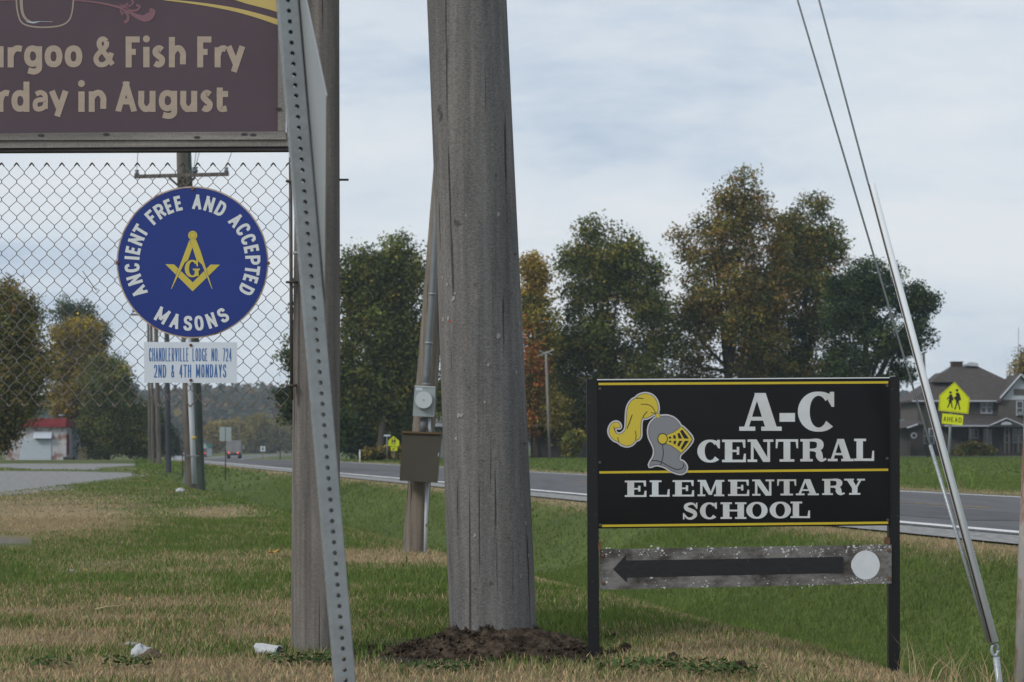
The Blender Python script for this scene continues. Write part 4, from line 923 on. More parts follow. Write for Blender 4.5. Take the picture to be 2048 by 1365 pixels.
# small meeting sign
ml = W(381, 767, D3); mt = thing('meeting_sign', ml, 'small white rectangular sign with blue lettering under the round one', 'sign')
def l4(px, py): return (px - 381) / s3, (767 - py) / s3
pn = MB().prism([l4(288, 684.5), l4(474.5, 685), l4(474, 766.5), l4(288.5, 766)], -.0015, .0025).build('sign_sheet', M['sign_white'], mt)
mb = MB(); z = lambda v: 560 + v / 2.844; xx = lambda v: v / 2.844
for t_, x0, x1, y0, y1 in (('CHANDLERVILLE', 848, 1073, 464, 388), ('LODGE', 1095, 1181, 463, 390), ('NO.', 1203, 1247, 463, 390), ('724', 1267, 1317, 464, 390),
                           ('2ND', 876, 945, 556, 483), ('&', 973, 992, 556, 483), ('4TH', 1020, 1087, 556, 483), ('MONDAYS', 1115, 1287, 556, 481)):
    a0, b0 = l4(xx(x0), z(y0)); a1, b1 = l4(xx(x1), z(y1)); mb = MB(); sans_text(mb, t_, a0, a1, b0, b1, -.0026, .06 if y0 < 500 else .082, .062 if y0 < 500 else .085); mb.build('word', M['blue_letter'], pn)
for py in (691, 761): disc(MB(), *l4(382, py), 3.2 / s3, -.006, 0, 10).build('bolt', M['rust'], mt)

# ------------------------------------------------------------------ school sign
D = 11.08; s = S(D); sx = (1486 - 1024) / s; sl_ = np.array([sx, D, float(zg(sx, D))])
st_ = thing('school_sign', sl_, 'black school sign on two square posts with white slab letters', 'sign')
def l5(px, py): return (px - 1024) / s - sl_[0], CAMZ + (HOR - py) / s - sl_[2]
def post5(x0, x1, x2, x3, yt, yb):
    P = [l5(x0, yt), l5(x1, yt), l5(x3, yb), l5(x2, yb)]; MB().prism(P, -.026, .026).build('post', M['black_post'], st_)
post5(1173, 1195.5, 1176, 1198.5, 759, 1345); post5(1775.5, 1797.5, 1776, 1798.5, 754.5, 1420)
pnl = MB().prism([l5(1194, 761), l5(1777, 757), l5(1777, 1051), l5(1196, 1057)], -.032, -.028).build('sign_panel', M['black'], st_)
MB().prism([l5(1194, 759.3), l5(1777, 755.4), l5(1777, 757.2), l5(1194, 761.2)], -.034, -.02).build('top_trim', M['guard'], st_)
y5 = -.0332; k5 = 3.0118
def z5(a, b): return l5(1150 + a / k5, 730 + b / k5)
mb = MB()
for (a, b, c, d_) in ((140, 117, 1880, 107), (145, 648, 1880, 632), (160, 969, 1880, 950)):
    mb = MB(); hh = 7; mb.flat([z5(a, b - hh), z5(c, d_ - hh), z5(c, d_ + hh), z5(a, b + hh)], y5).build('yellow_stripe', M['yellow'], pnl)
def word(name, items):
    mb = MB()
    for ch, x0, x1, yb, yt in items:
        a0, b0 = z5(x0, yb); a1, b1 = z5(x1, yt); put_slab(mb, ch, a0, a1, b0, b1, y5 - .0008)
    mb.build(name, M['white_letter'], pnl)
word('district_letters', [('A', 985, 1240, 398, 171), ('-', 1227, 1320, 398, 171), ('C', 1343, 1560, 402, 164)])
word('central_letters', [(c, a, b, 588 - (a - 737) * .0095, 452 - (a - 737) * .007) for c, a, b in (('C', 737, 872), ('E', 882, 1025), ('N', 1035, 1190), ('T', 1203, 1340), ('R', 1352, 1510), ('A', 1517, 1672), ('L', 1675, 1795))])
word('elementary_letters', [(c, a, b, 795 - (a - 298) * .0098, 697 - (a - 298) * .0083) for c, a, b in (('E', 298, 428), ('L', 447, 567), ('E', 585, 714), ('M', 735, 895), ('E', 918, 1045), ('N', 1063, 1195), ('T', 1212, 1328), ('A', 1325, 1463), ('R', 1483, 1620), ('Y', 1615, 1740))])
word('school_letters', [(c, a, b, 930 - (a - 645) * .0125, 830 - (a - 645) * .0105) for c, a, b in (('S', 645, 735), ('C', 752, 853), ('H', 873, 1028), ('O', 1030, 1153), ('O', 1170, 1293), ('L', 1293, 1410))])
# helmet emblem, traced shapes laid as thin print
hz = 6.825
def zh(p): return l5(1200 + p[0] / hz, 770 + p[1] / hz)
plume = catmull([(755,388),(780,362),(784,310),(770,240),(735,180),(680,140),(620,127),(560,135),(510,160),(487,185),(440,210),(400,255),(375,310),(362,380),(358,470),(352,580),(335,625),(300,662),(260,678),(220,665),(196,632),(194,607),(212,590),(240,584),(264,588),(271,570),(262,540),(240,518),(205,512),(160,535),(130,585),(120,640),(140,700),(185,750),(250,780),(290,812),(360,832),(420,818),(460,785),(480,757),(520,742),(545,705),(548,640),(548,560),(555,500),(577,452),(612,455),(660,440),(710,412),(738,397)], 3)
helm = catmull([(765,455),(830,435),(890,430),(950,440),(1010,470),(1060,520),(1090,568),(1115,580),(1185,645),(1252,745),(1185,850),(1105,928),(1080,958),(1070,1000),(1076,1035),(1115,1048),(1150,1080),(1170,1130),(1150,1180),(1110,1204),(1050,1200),(960,1165),(890,1120),(820,1095),(750,1088),(672,1112),(690,1050),(722,1000),(741,930),(738,870),(710,800),(672,720),(660,640),(672,560),(710,500)], 3)
tie = [(752,398),(790,392),(818,436),(765,454)]
def pr(name, polys, m, lay):
    mb = MB()
    for i, p in enumerate(polys): mb.flat([zh(q) for q in p], y5 - .001 - lay * .0006 - .00008 * (i % 5))
    return mb.build(name, m, pnl)
def rb(pts, w0): c = catmull(pts, 4, False); return ribbon(c, [w0] * len(c))
pr('helmet_pale_edge', [offset_poly(plume, 27), offset_poly(helm, 27), offset_poly(tie, 18)], M['logo_white'], 0)
pr('helmet_dark_edge', [offset_poly(plume, 6), offset_poly(helm, 6), offset_poly(tie, 7)], M['logo_black'], 1.2)
pr('plume', [plume, tie], M['logo_yellow'], 2.4)
pr('helmet', [helm], M['logo_grey'], 2.4)
visor = [(900,690),(990,655),(1060,610),(1100,570),(1180,645),(1250,745),(1180,850),(1102,930),(1040,880),(970,832),(900,805)]
pr('visor_edge', [offset_poly(visor, 6)], M['logo_black'], 3.4)
vz = pr('visor', [visor], M['logo_yellow'], 4.2)
pr('visor_hinge_edge', [[(848 + 70*math.cos(q), 738 + 78*math.sin(q)) for q in np.linspace(0, 6.2832, 25)[:-1]]], M['logo_black'], 4.8)
pr('visor_hinge', [[(848 + 59*math.cos(q), 738 + 66*math.sin(q)) for q in np.linspace(0, 6.2832, 25)[:-1]]], M['logo_yellow'], 5.6)
pr('visor_slots', [[(932,712),(962,706),(966,735),(932,735)], [(990,694),(1020,685),(1030,735),(995,735)], [(1048,668),(1075,655),(1112,733),(1065,735)], [(1085,635),(1115,612),(1205,735),(1140,735)],
     [(930,765),(968,765),(962,788),(938,782)], [(1000,765),(1035,765),(1022,815),(992,800)], [(1075,765),(1115,765),(1070,848),(1045,825)], [(1150,765),(1205,765),(1115,888),(1093,868)]], M['logo_black'], 5)
for ln_ in (rb([(845,820),(858,940),(835,1050),(815,1095)], 9), rb([(695,1035),(770,1035),(850,1065),(950,1120),(1040,1155),(1110,1140),(1135,1105),(1125,1075)], 11), rb([(435,410),(395,520),(362,600)], 11)
  , rb([(640,365),(600,410),(577,452)], 10), rb([(550,268),(640,270),(710,310),(752,385)], 9), rb([(475,630),(487,690),(480,757)], 9), rb([(235,715),(255,785)], 9), rb([(485,187),(540,184),(585,192)], 10), rb([(690,378),(755,398)], 8), rb([(185,565),(190,610),(215,655)], 8)): pr('emblem_line', ln_, M['logo_black'], 3.2)
# arrow plate below
apl = MB().prism([l5(1199, 1098.5), l5(1781, 1089), l5(1781, 1166.5), l5(1199, 1179)], -.033, -.029).build('arrow_plate', M['arrow_plate'], st_)
def z6(a, b): return l5(1150 + a / 2.2806, 1040 + b / 2.2806)
MB().flat([z6(*p) for p in ((172,224),(232,157),(232,184),(640,178),(1219,167),(1219,241),(640,252),(236,262),(236,286))], -.0342).build('arrow', M['arrow'], apl)
cxy = z6(1321, 205); MB().flat([(cxy[0] + 64/2.2806/s*math.cos(q)*(1 if abs(q-3.1) > .35 else 1.04), cxy[1] + 66/2.2806/s*math.sin(q)) for q in np.linspace(0, 6.2832, 41)[:-1]], -.0345).build('white_disc', M['reflector'], apl)
rr = random.Random(3); mb = MB()
for i in range(330):
    band = rr.random()
    a = rr.uniform(118, 1440); b = (134 - (a - 112) * .0165) + (rr.random() ** 1.6) * 45 if band < .6 else (316 - (a - 112) * .0195) - rr.random() ** 1.5 * 38
    if rr.random() < .7 and not (a > 1230): a = rr.choice((150, 320, 380, 520, 610, 740, 870, 1000, 1080, 1110, 960, 570)) + rr.gauss(0, 15)
    if band > .85: a = rr.uniform(1260, 1435); b = rr.choice((rr.uniform(118, 140), rr.uniform(262, 290)))
    if a < 116 or a > 1438: continue
    r0 = rr.uniform(.8, 3.4) * (1.6 if rr.random() < .12 else 1); n_ = 6; q0 = rr.random()
    mb.flat([z6(a + r0 * 1.3 * math.cos(q0 + k * 1.047) * rr.uniform(.6, 1.3), b + r0 * math.sin(q0 + k * 1.047) * rr.uniform(.6, 1.3)) for k in range(n_)], -.0336 - .00003 * (i % 7))
o = mb.build('paint_flakes', M['flake'], apl); o['kind'] = 'stuff'
for (a, b) in ((124, 160), (126, 287), (1425, 136), (1427, 264)): disc(MB(), *z6(a, b), .0085, -.04, -.03, 10).build('bolt', M['rust'], st_)
for (px, py) in ((1199, 778), (1199, 925), (1200, 1050), (1772, 772), (1772, 917), (1773, 1040)): disc(MB(), *l5(px, py), .007, -.037, -.03, 8).build('bolt', M['steel_dark'], st_)
MB().box(*(lambda p: (p[0] - .014, -.03, p[1] - .015))(l5(1773, 1082)), *(lambda p: (p[0] + .012, -.02, p[1] + .018))(l5(1773, 1082))).build('bracket', M['rust'], st_)
MB().prism([l5(1196, 1083), l5(1201, 1083), l5(1203, 1100), l5(1196, 1100)], -.028, -.0265).build('bracket', M['rust'], st_)

# ------------------------------------------------------------------ guy wires with guard, edge post
D = 10.3; gp = W(2001, 1340, D); gp[2] = float(zg(gp[0], D)); gt = thing('guy_anchor', gp, 'guy wires with pale plastic guard running down to a ground anchor', 'guy wire')
def top_at(px0, py0, d0, px1, py1, zend, dend):
    """3-D line through two photo points, depth running from d0 at the foot to dend at height zend"""
    a = W(px0, py0, d0)
    f = 1.0
    for _ in range(30):                                       # find depth of the upper point so that depth is linear in height
        dd = d0 + (dend - d0) * f; b = W(px1, py1, dd); f = (b[2] - a[2]) / (zend - a[2])
    return a, b
a1, b1 = top_at(1984, 1290, D, 1638, 0, 9.2, 11.3); a2, b2 = top_at(1978, 1285, D, 1595, 0, 8.6, 11.3)
for k, (a, b) in enumerate(((a1, b1), (a2, b2))):
    e = a + (b - a) * (9.0 / (b[2] - a[2])); MB().tube([a - gp, e - gp], .0046, 8).build('guy_cable', M['guy'], gt, True)
dirv = (b1 - a1); gA = a1 + dirv * .004; 
f = next(t for t in np.linspace(0, 1.2, 1200) if (lambda p: HOR - (p[2] - CAMZ) * F / p[1])(a1 + dirv * t) < 369)
gB = a1 + dirv * f; off_ = np.array([.012, -.006, 0])
mb = MB(); mb.tube([gA + off_ - gp, gB + off_ - gp], [.0205, .0175], 14).build('plastic_guard', M['guard'], gt, True)
MB().tube([gA - gp + np.array([-.006, -.026, 0]), gB - gp + np.array([-.004, -.022, 0])], .0035, 6).build('guard_slot', M['steel_dark'], gt, True)
m1 = a2 + (b2 - a2) * .0; m2 = a2 + (b2 - a2) * .3; MB().tube([m1 - gp, m2 - gp], .0085, 8).build('preformed_grip', M['guy'], gt, True)
ey = W(1990, 1297, D) - gp; ring = [ey + np.array([.014 * math.cos(q), 0, -.008 + .026 * math.sin(q)]) for q in np.linspace(0, 6.2832, 15)]
MB().tube(ring, .008, 7).build('anchor_eye', M['guy'], gt, True)
MB().tube([ey + np.array([.005, 0, -.04]), np.array([.01, 0, -.02]), np.array([.05, 0, -.3])], .015, 8).build('anchor_rod', M['guy'], gt, True)
D = 9.7; e0 = W(2043, 1400, D); e0[2] = float(zg(e0[0], D)); et = thing('rusty_post', e0, 'rusty post with worn white paint cut off by the right edge', 'post')
top = W(2072, 700, D) - e0; MB().tube([(0, 0, -.2), top * .45, top], [.041, .04, .038], 18).build('post_shaft', M['rusty_pipe'], et, True)
MB().tube([top, top + np.array([0, 0, .02])], [.042, .03], 18).build('post_cap', M['rust'], et, True)

# ------------------------------------------------------------------ meter pole
D = 21.7; s = S(D)
mt_, mL, mk = lean_pole('meter_pole', 'leaning pitted wooden pole carrying an electric meter behind the thick pole', D, 828, 880, 1104, 440, 46, 42, M['pole_meter'], 7.5, seed=9, wob=.012)
def l7(px, py): return (px - 1024) / s - mL[0], CAMZ + (HOR - py) / s - mL[2]
k7 = 764 / 140.
def z7(a, b): return l7(780 + a / k7, 740 + b / k7)
def pp(name, pts, m, y0, y1, parent=mt_): return MB().prism([z7(*p) for p in pts], y0, y1).build(name, m, parent)
mbx = pp('meter_box', [(285,190),(505,200),(490,520),(262,508)], M['meter'], -.3, -.17)
pp('meter_box_lid', [(283,181),(507,192),(505,203),(284,193)], M['meter_face'], -.305, -.165, mbx)
c7 = z7(384, 338); disc(MB(), *c7, 96 / k7 / s, -.35, -.3, 32).build('meter_dial_ring', M['meter'], mbx); disc(MB(), *c7, 90 / k7 / s, -.362, -.35, 32).build('meter_dial_cover', M['meter_face'], mbx)
disc(MB(), *z7(381, 337), .008, -.366, -.362, 8).build('dial_screw', M['meter'], mbx)
pp('meter_label', [(295,200),(368,204),(366,236),(294,232)], M['meter_face'], -.302, -.299, mbx)
bb = pp('brown_service_box', [(153,690),(575,706),(528,1224),(128,1202)], M['brown_box'], -.42, -.16)
pp('brown_box_lid', [(152,672),(577,688),(577,707),(152,692)], M['brown_rim'], -.44, -.15, bb)
pp('box_latch', [(540,905),(553,905),(550,945),(537,945)], M['meter'], -.425, -.41, bb)
def pipe(name, pts, r_, m, y): MB().tube([(*z7(*p)[:1], y, z7(*p)[1]) for p in pts], r_, 10).build(name, m, mt_, True)
pipe('conduit', [(372, 530), (370, 680)], .031, M['conduit'], -.22); pipe('conduit', [(437, 525), (440, 620), (452, 690)], .015, M['pvc'], -.22)
pipe('conduit', [(404, 178), (408, 60), (428, -240), (470, -800), (515, -1600), (560, -2600)], .03, M['conduit'], -.215)
pipe('conduit_coupling', [(404, 178), (405, 150)], .036, M['conduit'], -.215); pipe('conduit_coupling', [(430, -270), (431, -290)], .037, M['galv'], -.215); pipe('conduit_coupling', [(470, -800), (471, -820)], .037, M['galv'], -.215)
pipe('conduit', [(418, 1215), (402, 1560), (392, 2050)], .017, M['pvc'], -.15)
pipe('conduit_strap', [(396, 1690), (410, 1690)], .02, M['rust'], -.155)

# ------------------------------------------------------------------ far poles at left
def far_pole(label, d, xb, xt, yt_ref, w_, m, ztop, name='utility_pole', arm=None, group='poles lining the road at left'):
    t, L, k = lean_pole(name, label, d, xb, xt, HOR + F * CAMZ / d, yt_ref, w_, w_ * .82, m, ztop, seg=14, group=group)
    return t, L, k
ep, eL, ek = far_pole('far utility pole with cross arm behind the round sign', 60, 381, 362, 308, 22, M['pole_far'], 10.2)
fp, fL, fk = far_pole('greenish pole standing against the far cross arm pole', 60.6, 400, 374, 308, 21, M['pole_green'], 9.6)
sE = S(60)
def lE(px, py): return (px - 1024) / sE - eL[0], CAMZ + (HOR - py) / sE - eL[2]
a = lE(272, 356); b = lE(460, 351)
MB().prism([(a[0], a[1] - .045), (b[0], b[1] - .045), (b[0], b[1] + .045), (a[0], a[1] + .045)], -.3, -.2).build('cross_arm', M['pole_far'], ep)
for (p, q) in (((341, 358), (358, 373)), ((393, 357), (376, 373))):
    p = lE(*p); q = lE(*q); MB().tube([(p[0], -.24, p[1]), (q[0], -.2, q[1])], .03, 6).build('arm_brace', M['steel_dark'], ep)
wires = []
for px, py in ((277, 346), (391, 341), (394, 340), (455, 341)):
    p = lE(px, py + 9); MB().tube([(p[0], -.25, p[1]), (p[0], -.25, p[1] + .06), (p[0], -.25, p[1] + .1), (p[0], -.25, p[1] + .16)], [.03, .07, .04, .06], 8).build('insulator', M['insulator'], ep, True)
    wires.append((p[0] + eL[0], eL[1] - .25, p[1] + .18 + eL[2]))
p = lE(384, 770); q = lE(391, 968)
pts = [(lE(x_, y_)[0], -.22, lE(x_, y_)[1]) for x_, y_ in ((376, 600), (382, 760), (386, 850), (391, 968))]
MB().tube(pts, .068, 10).build('conduit', M['pvc'], ep, True)
p = lE(389, 876); MB().tube([(p[0], -.22, p[1] - .035), (p[0] + .003, -.22, p[1] + .035)], .072, 10).build('yellow_marker_band', M['yellow'], ep, True)
p = lE(388, 912); MB().box(p[0] - .16, -.3, p[1] - .008, p[0] + .16, -.2, p[1] + .008).build('conduit_strap', M['galv'], ep)
for i, (wx, wy, wz) in enumerate(wires):
    e_ = np.array([np_L[0] + ax - 1.1 + .72 * i, np_L[1] + .25, np_L[2] + arm_z + .1]); s0 = np.array([wx, wy, wz])
    pts = [s0 + (e_ - s0) * t - np.array([0, 0, 1.0 * 4 * t * (1 - t) * .5]) for t in np.linspace(0, 1, 14)]
    L_ = pts[0]; tt = MB().tube([p - L_ for p in pts], .009, 5).build('overhead_wire', M['guy'], None, True); tt.location = L_
    tag(tt, ['leftmost overhead wire above the far cross arm', 'inner left overhead wire above the far cross arm', 'inner right overhead wire above the far cross arm', 'rightmost overhead wire above the far cross arm'][i], 'wire', 'overhead wires')
dp, dL, dk = far_pole('dark blue grey pole between the brown far poles', 96, 337, 333, 620, 11.5, M['pole_dark'], 6.3)
cp, cL, ck = far_pole('pale brown far pole left of the dark one', 128, 318, 311, 620, 10, M['pole_far'], 8.6)
bp_, bL, bk = far_pole('thin brown far pole second from left', 136, 306, 302, 620, 7, M['pole_far'], 9.5)
ap_, aL, ak = far_pole('thinnest far pole at the left of the row', 150, 299.5, 296, 620, 5.5, M['pole_far'], 10)
for t, L, k, zz in ((bp_, bL, bk, 9.0), (ap_, aL, ak, 9.6)):
    MB().box(k * zz - 1.1, -.1, zz - .06, k * zz + 1.1, .0, zz + .06).build('cross_arm', M['pole_far'], t)
D = 61.5; g0 = W(376, 968, D); g0[2] = float(zg(g0[0], D)); t = thing('utility_pedestal', g0, 'pale green tapered utility pedestal beside the far conduit pole', 'pedestal')
def lp8(px, py): return (px - 1024) / S(D) - g0[0], CAMZ + (HOR - py) / S(D) - g0[2]
MB().prism([lp8(366.5, 966), lp8(378, 967), lp8(378, 923), lp8(373, 923)], -.07, .07).build('pedestal_body', M['pedestal'], t)
MB().prism([lp8(372.3, 923.5), lp8(378.6, 923.5), lp8(377.5, 920), lp8(374, 920)], -.08, .08).build('pedestal_cap', M['pedestal'], t)

# ------------------------------------------------------------------ road signs and small roadside things
def sign_post(name, label, cat, d, px, py_base, py_top, w_, m, group=None, lean_px=0):
    L = W(px, py_base, d); L[2] = float(zg(L[0], d)); t = thing(name, L, label, cat, group); ss = S(d)
    MB().tube([(0, 0, -.3), ((lean_px) / ss, 0, (py_base - py_top) / ss + (CAMZ + (HOR - py_base) / ss - L[2]))], w_ / 2 / ss, 8).build('post', m, t, True)
    return t, (lambda a, b: ((a - 1024) / ss - L[0], CAMZ + (HOR - b) / ss - L[2]))
def school_people(mb, f, y):
    """the two walking figures, f maps a 1306 x 1365 crop point to the sign plane"""
    def c(cx, cy, r_): mb.flat([f(cx + r_ * math.cos(q), cy + r_ * math.sin(q)) for q in np.linspace(0, 6.28, 13)[:-1]], y)
    c(585, 514, 13); c(649, 493, 14)
    for i, p in enumerate([[(575,535),(597,530),(612,565),(617,590),(600,592),(598,612),(572,615),(566,600),(575,570),(553,585),(548,577),(570,555)],
              [(572,612),(586,614),(560,665),(550,662)], [(586,612),(600,610),(607,665),(598,668)],
              [(636,520),(660,512),(675,530),(690,585),(675,595),(668,590),(668,612),(640,622),(636,590),(617,570),(620,560),(640,552)],
              [(642,615),(656,612),(634,680),(620,682)], [(654,612),(668,610),(682,682),(672,686)]]): mb.flat([f(*q) for q in p], y - .0004 * (i % 3))
k2 = 1306 / 268.
D = 60; t, f = sign_post('school_crossing_sign', 'fluorescent yellow pentagon school sign with AHEAD plate beside the house', 'road sign', D, 1893, 968, 770, 5.5, M['post_grey'], 'school crossing signs', 12)
fz = lambda a, b: f(1780 + a / k2, 680 + b / k2)
pent = [(625,411),(774,572),(758,724),(470,692),(476,543)]
pl_ = MB().prism([fz(*p) for p in pent], -.06, -.055).build('pentagon_plate', M['fluor'], t)
mb = MB(); ctr = np.mean(pent, 0)
inner = [tuple(ctr + (np.array(p) - ctr) * .95) for p in pent]; inn2 = [tuple(ctr + (np.array(p) - ctr) * .925) for p in pent]
for i in range(5): mb.flat([fz(*inner[i]), fz(*inner[(i+1) % 5]), fz(*inn2[(i+1) % 5]), fz(*inn2[i])], -.0615)
mb.build('black_border', M['sign_black'], pl_); mb = MB(); school_people(mb, fz, -.062); mb.build('walking_figures', M['sign_black'], pl_)
p2 = MB().prism([fz(*p) for p in ((507,717),(711,738),(702,836),(500,815))], -.06, -.055).build('ahead_plate', M['fluor'], t)
mb = MB(); tmp = MB(); sans_text(tmp, 'AHEAD', 0, 176, 0, 48, -.0615, .13, .22)
mb.add([(fz(517 + v[0], 0)[0], v[1], fz(0, 795 - v[2] + v[0] / 176 * 14)[1]) for v in tmp.v], tmp.f); mb.build('ahead_lettering', M['sign_black'], p2)
D = 152; t, f = sign_post('school_crossing_sign', 'small distant yellow pentagon sign with arrow plate left of the brown box', 'road sign', D, 789, 922, 880, 2.6, M['post_grey'], 'school crossing signs', -1)
pent = [(787,872.5),(798.5,882),(798,893),(776.5,892.5),(776.5,882)]
pl_ = MB().prism([f(*p) for p in pent], -.06, -.05).build('pentagon_plate', M['fluor'], t)
def f9(a, b): return f(787 + (a - 617) * .0715, 883.5 + (b - 585) * .0715)
mb = MB(); school_people(mb, f9, -.063); mb.build('walking_figures', M['sign_black'], pl_)
p2 = MB().prism([f(781, 893.6), f(795, 893.8), f(794.5, 902), f(781.5, 902)], -.06, -.05).build('arrow_plate', M['fluor'], t)
mb = MB(); mb.flat([f(785.5, 900.5), f(785.5, 897), f(786.8, 898), f(790.5, 894.9), f(791.2, 895.8), f(787.4, 899), f(788.8, 900.3)], -.063); mb.build('arrow_print', M['sign_black'], p2)
t, f = sign_post('street_name_sign', 'thin white street name sign beside the distant pentagon sign', 'road sign', 160, 774, 915, 872, 2, M['post_grey'])
MB().prism([f(768, 870), f(781, 870), f(781, 873), f(768, 873)], -.03, .03).build('name_blade', M['sign_white'], t)
t, f = sign_post('marker_post', 'short white marker post on the far verge between the poles', 'post', 143, 719.5, 925, 900, 2.2, M['guard'])
MB().prism([f(718.3, 900), f(720.8, 900), f(720.8, 902.4), f(718.3, 902.4)], -.05, .05).build('reflector_band', M['reflector'], t)
t, f = sign_post('rectangular_road_sign', 'back of a pale rectangular road sign on a dark post', 'road sign', 88, 451, 945, 855, 2.2, M['post_rusty'])
MB().prism([f(439, 854.5), f(450.4, 854.5), f(450.4, 882.5), f(439.3, 882.5)], -.03, -.02).build('sign_plate', M['sign_back'], t)
MB().prism([f(451.6, 854.5), f(463, 854.5), f(462.7, 882.5), f(451.6, 882.5)], -.03, -.02).build('sign_plate', M['sign_back'], t)
t, f = sign_post('road_sign', 'small white road sign right of the truck', 'road sign', 310, 525.5, 921, 893, 1, M['post_grey'])
pl_ = MB().prism([f(521, 893), f(530.5, 893), f(530.5, 903), f(521, 903)], -.1, -.05).build('sign_plate', M['sign_white'], t)
MB().flat([f(523.5, 895), f(528, 895), f(528, 901), f(523.5, 901)], -.11).build('dark_print', M['post_grey'], pl_)
t, f = sign_post('dark_marker_post', 'dark thin post left of the conduit pole', 'post', 92, 365, 930, 882, 2.4, M['post_rusty'])
MB().prism([f(363.6, 882), f(366.6, 882), f(366.6, 886), f(363.6, 886)], -.05, .05).build('post_head', M['post_rusty'], t)
t, f = sign_post('street_name_sign', 'green street name sign by the white gable', 'road sign', 330, 412, 920, 890, 1, M['post_grey'])
MB().prism([f(412, 889.5), f(421, 889.5), f(421, 894.5), f(412, 894.5)], -.05, .05).build('name_blade', M['street_green'], t)
for i, (px, yt_, yb_, d, w_, lb) in enumerate([(478, 846, 906, 420, 1.6, 'thin pale pole above the truck'), (560.5, 835, 918, 300, 2, 'thin dark pole on the field right of the small white sign')]):
    t, f = sign_post('field_pole', lb, 'pole', d, px, HOR + F * (CAMZ + 1.0) / d, yt_, w_, M['pole_far'], 'thin poles along the field')
    p = f(px, yt_ + 2); MB().box(p[0] - .5, -.06, p[1] - .05, p[0] + .5, .06, p[1] + .05).build('cross_arm', M['pole_far'], t)
D = 185; t, f = sign_post('lamp_pole', 'leaning pale pole with a frayed bracket head in front of the trees', 'pole', D, 1100, 919, 708, 5.2, M['timber_up'], None, -8)
for (a, b, c, d_) in ((1092, 706, 1074, 713), (1092, 706, 1108, 700), (1092, 708, 1078, 702), (1092, 704, 1104, 710)):
    p, q = f(a, b), f(c, d_); MB().tube([(p[0], 0, p[1]), (q[0], -.1, q[1])], [.05, .03], 6).build('bracket_arm', M['sign_back'], t)
D = 215; t, f = sign_post('utility_pole', 'thin utility pole left of the brown house', 'utility pole', D, 1857, 916, 705, 5, M['pole_far'], None, -10)
p, q = f(1839, 711), f(1854, 704); MB().tube([(p[0], 0, p[1]), (q[0], 0, q[1])], .07, 6).build('cross_arm', M['pole_far'], t)
for i, (y0, y1, lb) in enumerate(((748, 741, 'upper wire left of the thin utility pole'), (757, 748, 'lower wire left of the thin utility pole'), (770, 766, 'lowest wire by the black sign post'))):
    a, b = W(1560, y0 + 14, 215), W(1846, y1 - 18 + i * 9, 215); o = MB().tube([b - b, (a - b) * .5 - np.array([0, 0, .35]), a - b], .02, 5).build('overhead_wire', M['guy'], None, True); o.location = b
    tag(o, lb, 'wire', 'thin wires by the house')

# ------------------------------------------------------------------ brown house
D = 230; s = S(D); h0 = W(1955, 916, D); h0[2] = 0; H = thing('brown_house', h0, 'two storey brown house with hip roof, chimney and front porch', 'house')
kz = 4.873
def hz_(a, b): return (1780 + a / kz - 1024) / s - h0[0], CAMZ + (HOR - (680 + b / kz)) / s - h0[2]
def hx_(a): return hz_(a, 0)[0]
def hy_(b): return hz_(0, b)[1]
x0, x1 = hx_(268), hx_(1480); ze = hy_(590)
wl = MB().box(x0, 0, -.1, x1, 10, ze).build('wall', M['siding'], H)
for k in range(14):                                             # clapboards that can be told apart
    z_ = ze - .1 - k * .19
    MB().box(x0 - .01, -.03, z_ - .17, x1, -.004, z_ - .03).build('siding_board', M['siding'], wl)
rx0, rx1 = hx_(205), hx_(1540); zr = hy_(243); ra, rb_ = hx_(690), hx_(940)
rf = MB().add([(rx0, -.8, ze), (rx1, -.8, ze), (rx1, 10.8, ze), (rx0, 10.8, ze), (ra, 4.4, zr), (rb_, 4.4, zr), (rb_, 5.6, zr), (ra, 5.6, zr), (rx0, -.8, ze-.18), (rx1, -.8, ze-.18), (rx1, 10.8, ze-.18), (rx0, 10.8, ze-.18)],
          [(0,1,5,4),(1,2,6,5),(2,3,7,6),(3,0,4,7),(4,5,6,7),(8,9,1,0),(9,10,2,1),(10,11,3,2),(11,8,0,3),(11,10,9,8)]).build('roof', M['roof'], H)
MB().box(rx0 - .03, -.86, ze - .16, rx1, -.803, ze - .01).build('eave_board', M['trim'], rf)
MB().box(hx_(688), 4.3, zr - .6, hx_(792), 5.4, hy_(198)).build('chimney', M['brick'], rf)
MB().box(hx_(683), 4.2, hy_(204), hx_(797), 5.5, hy_(196)).build('chimney_cap', M['brick'], rf)
MB().prism([hz_(800, 236), hz_(940, 246), hz_(935, 214), hz_(870, 203), hz_(840, 210)], 3.9, 5.2).build('roof_cupola', M['trim'], rf)
# left dormer shape on hip
MB().add([(hx_(430), 1.0, hy_(410)), (hx_(545), 2.4, hy_(312)), (hx_(660), 1.0, hy_(410)), (hx_(545), 6, hy_(312)), (hx_(430), 6, hy_(410)), (hx_(660), 6, hy_(410))], [(0,2,1),(0,1,3,4),(1,2,5,3)]).build('dormer', M['roof'], rf)
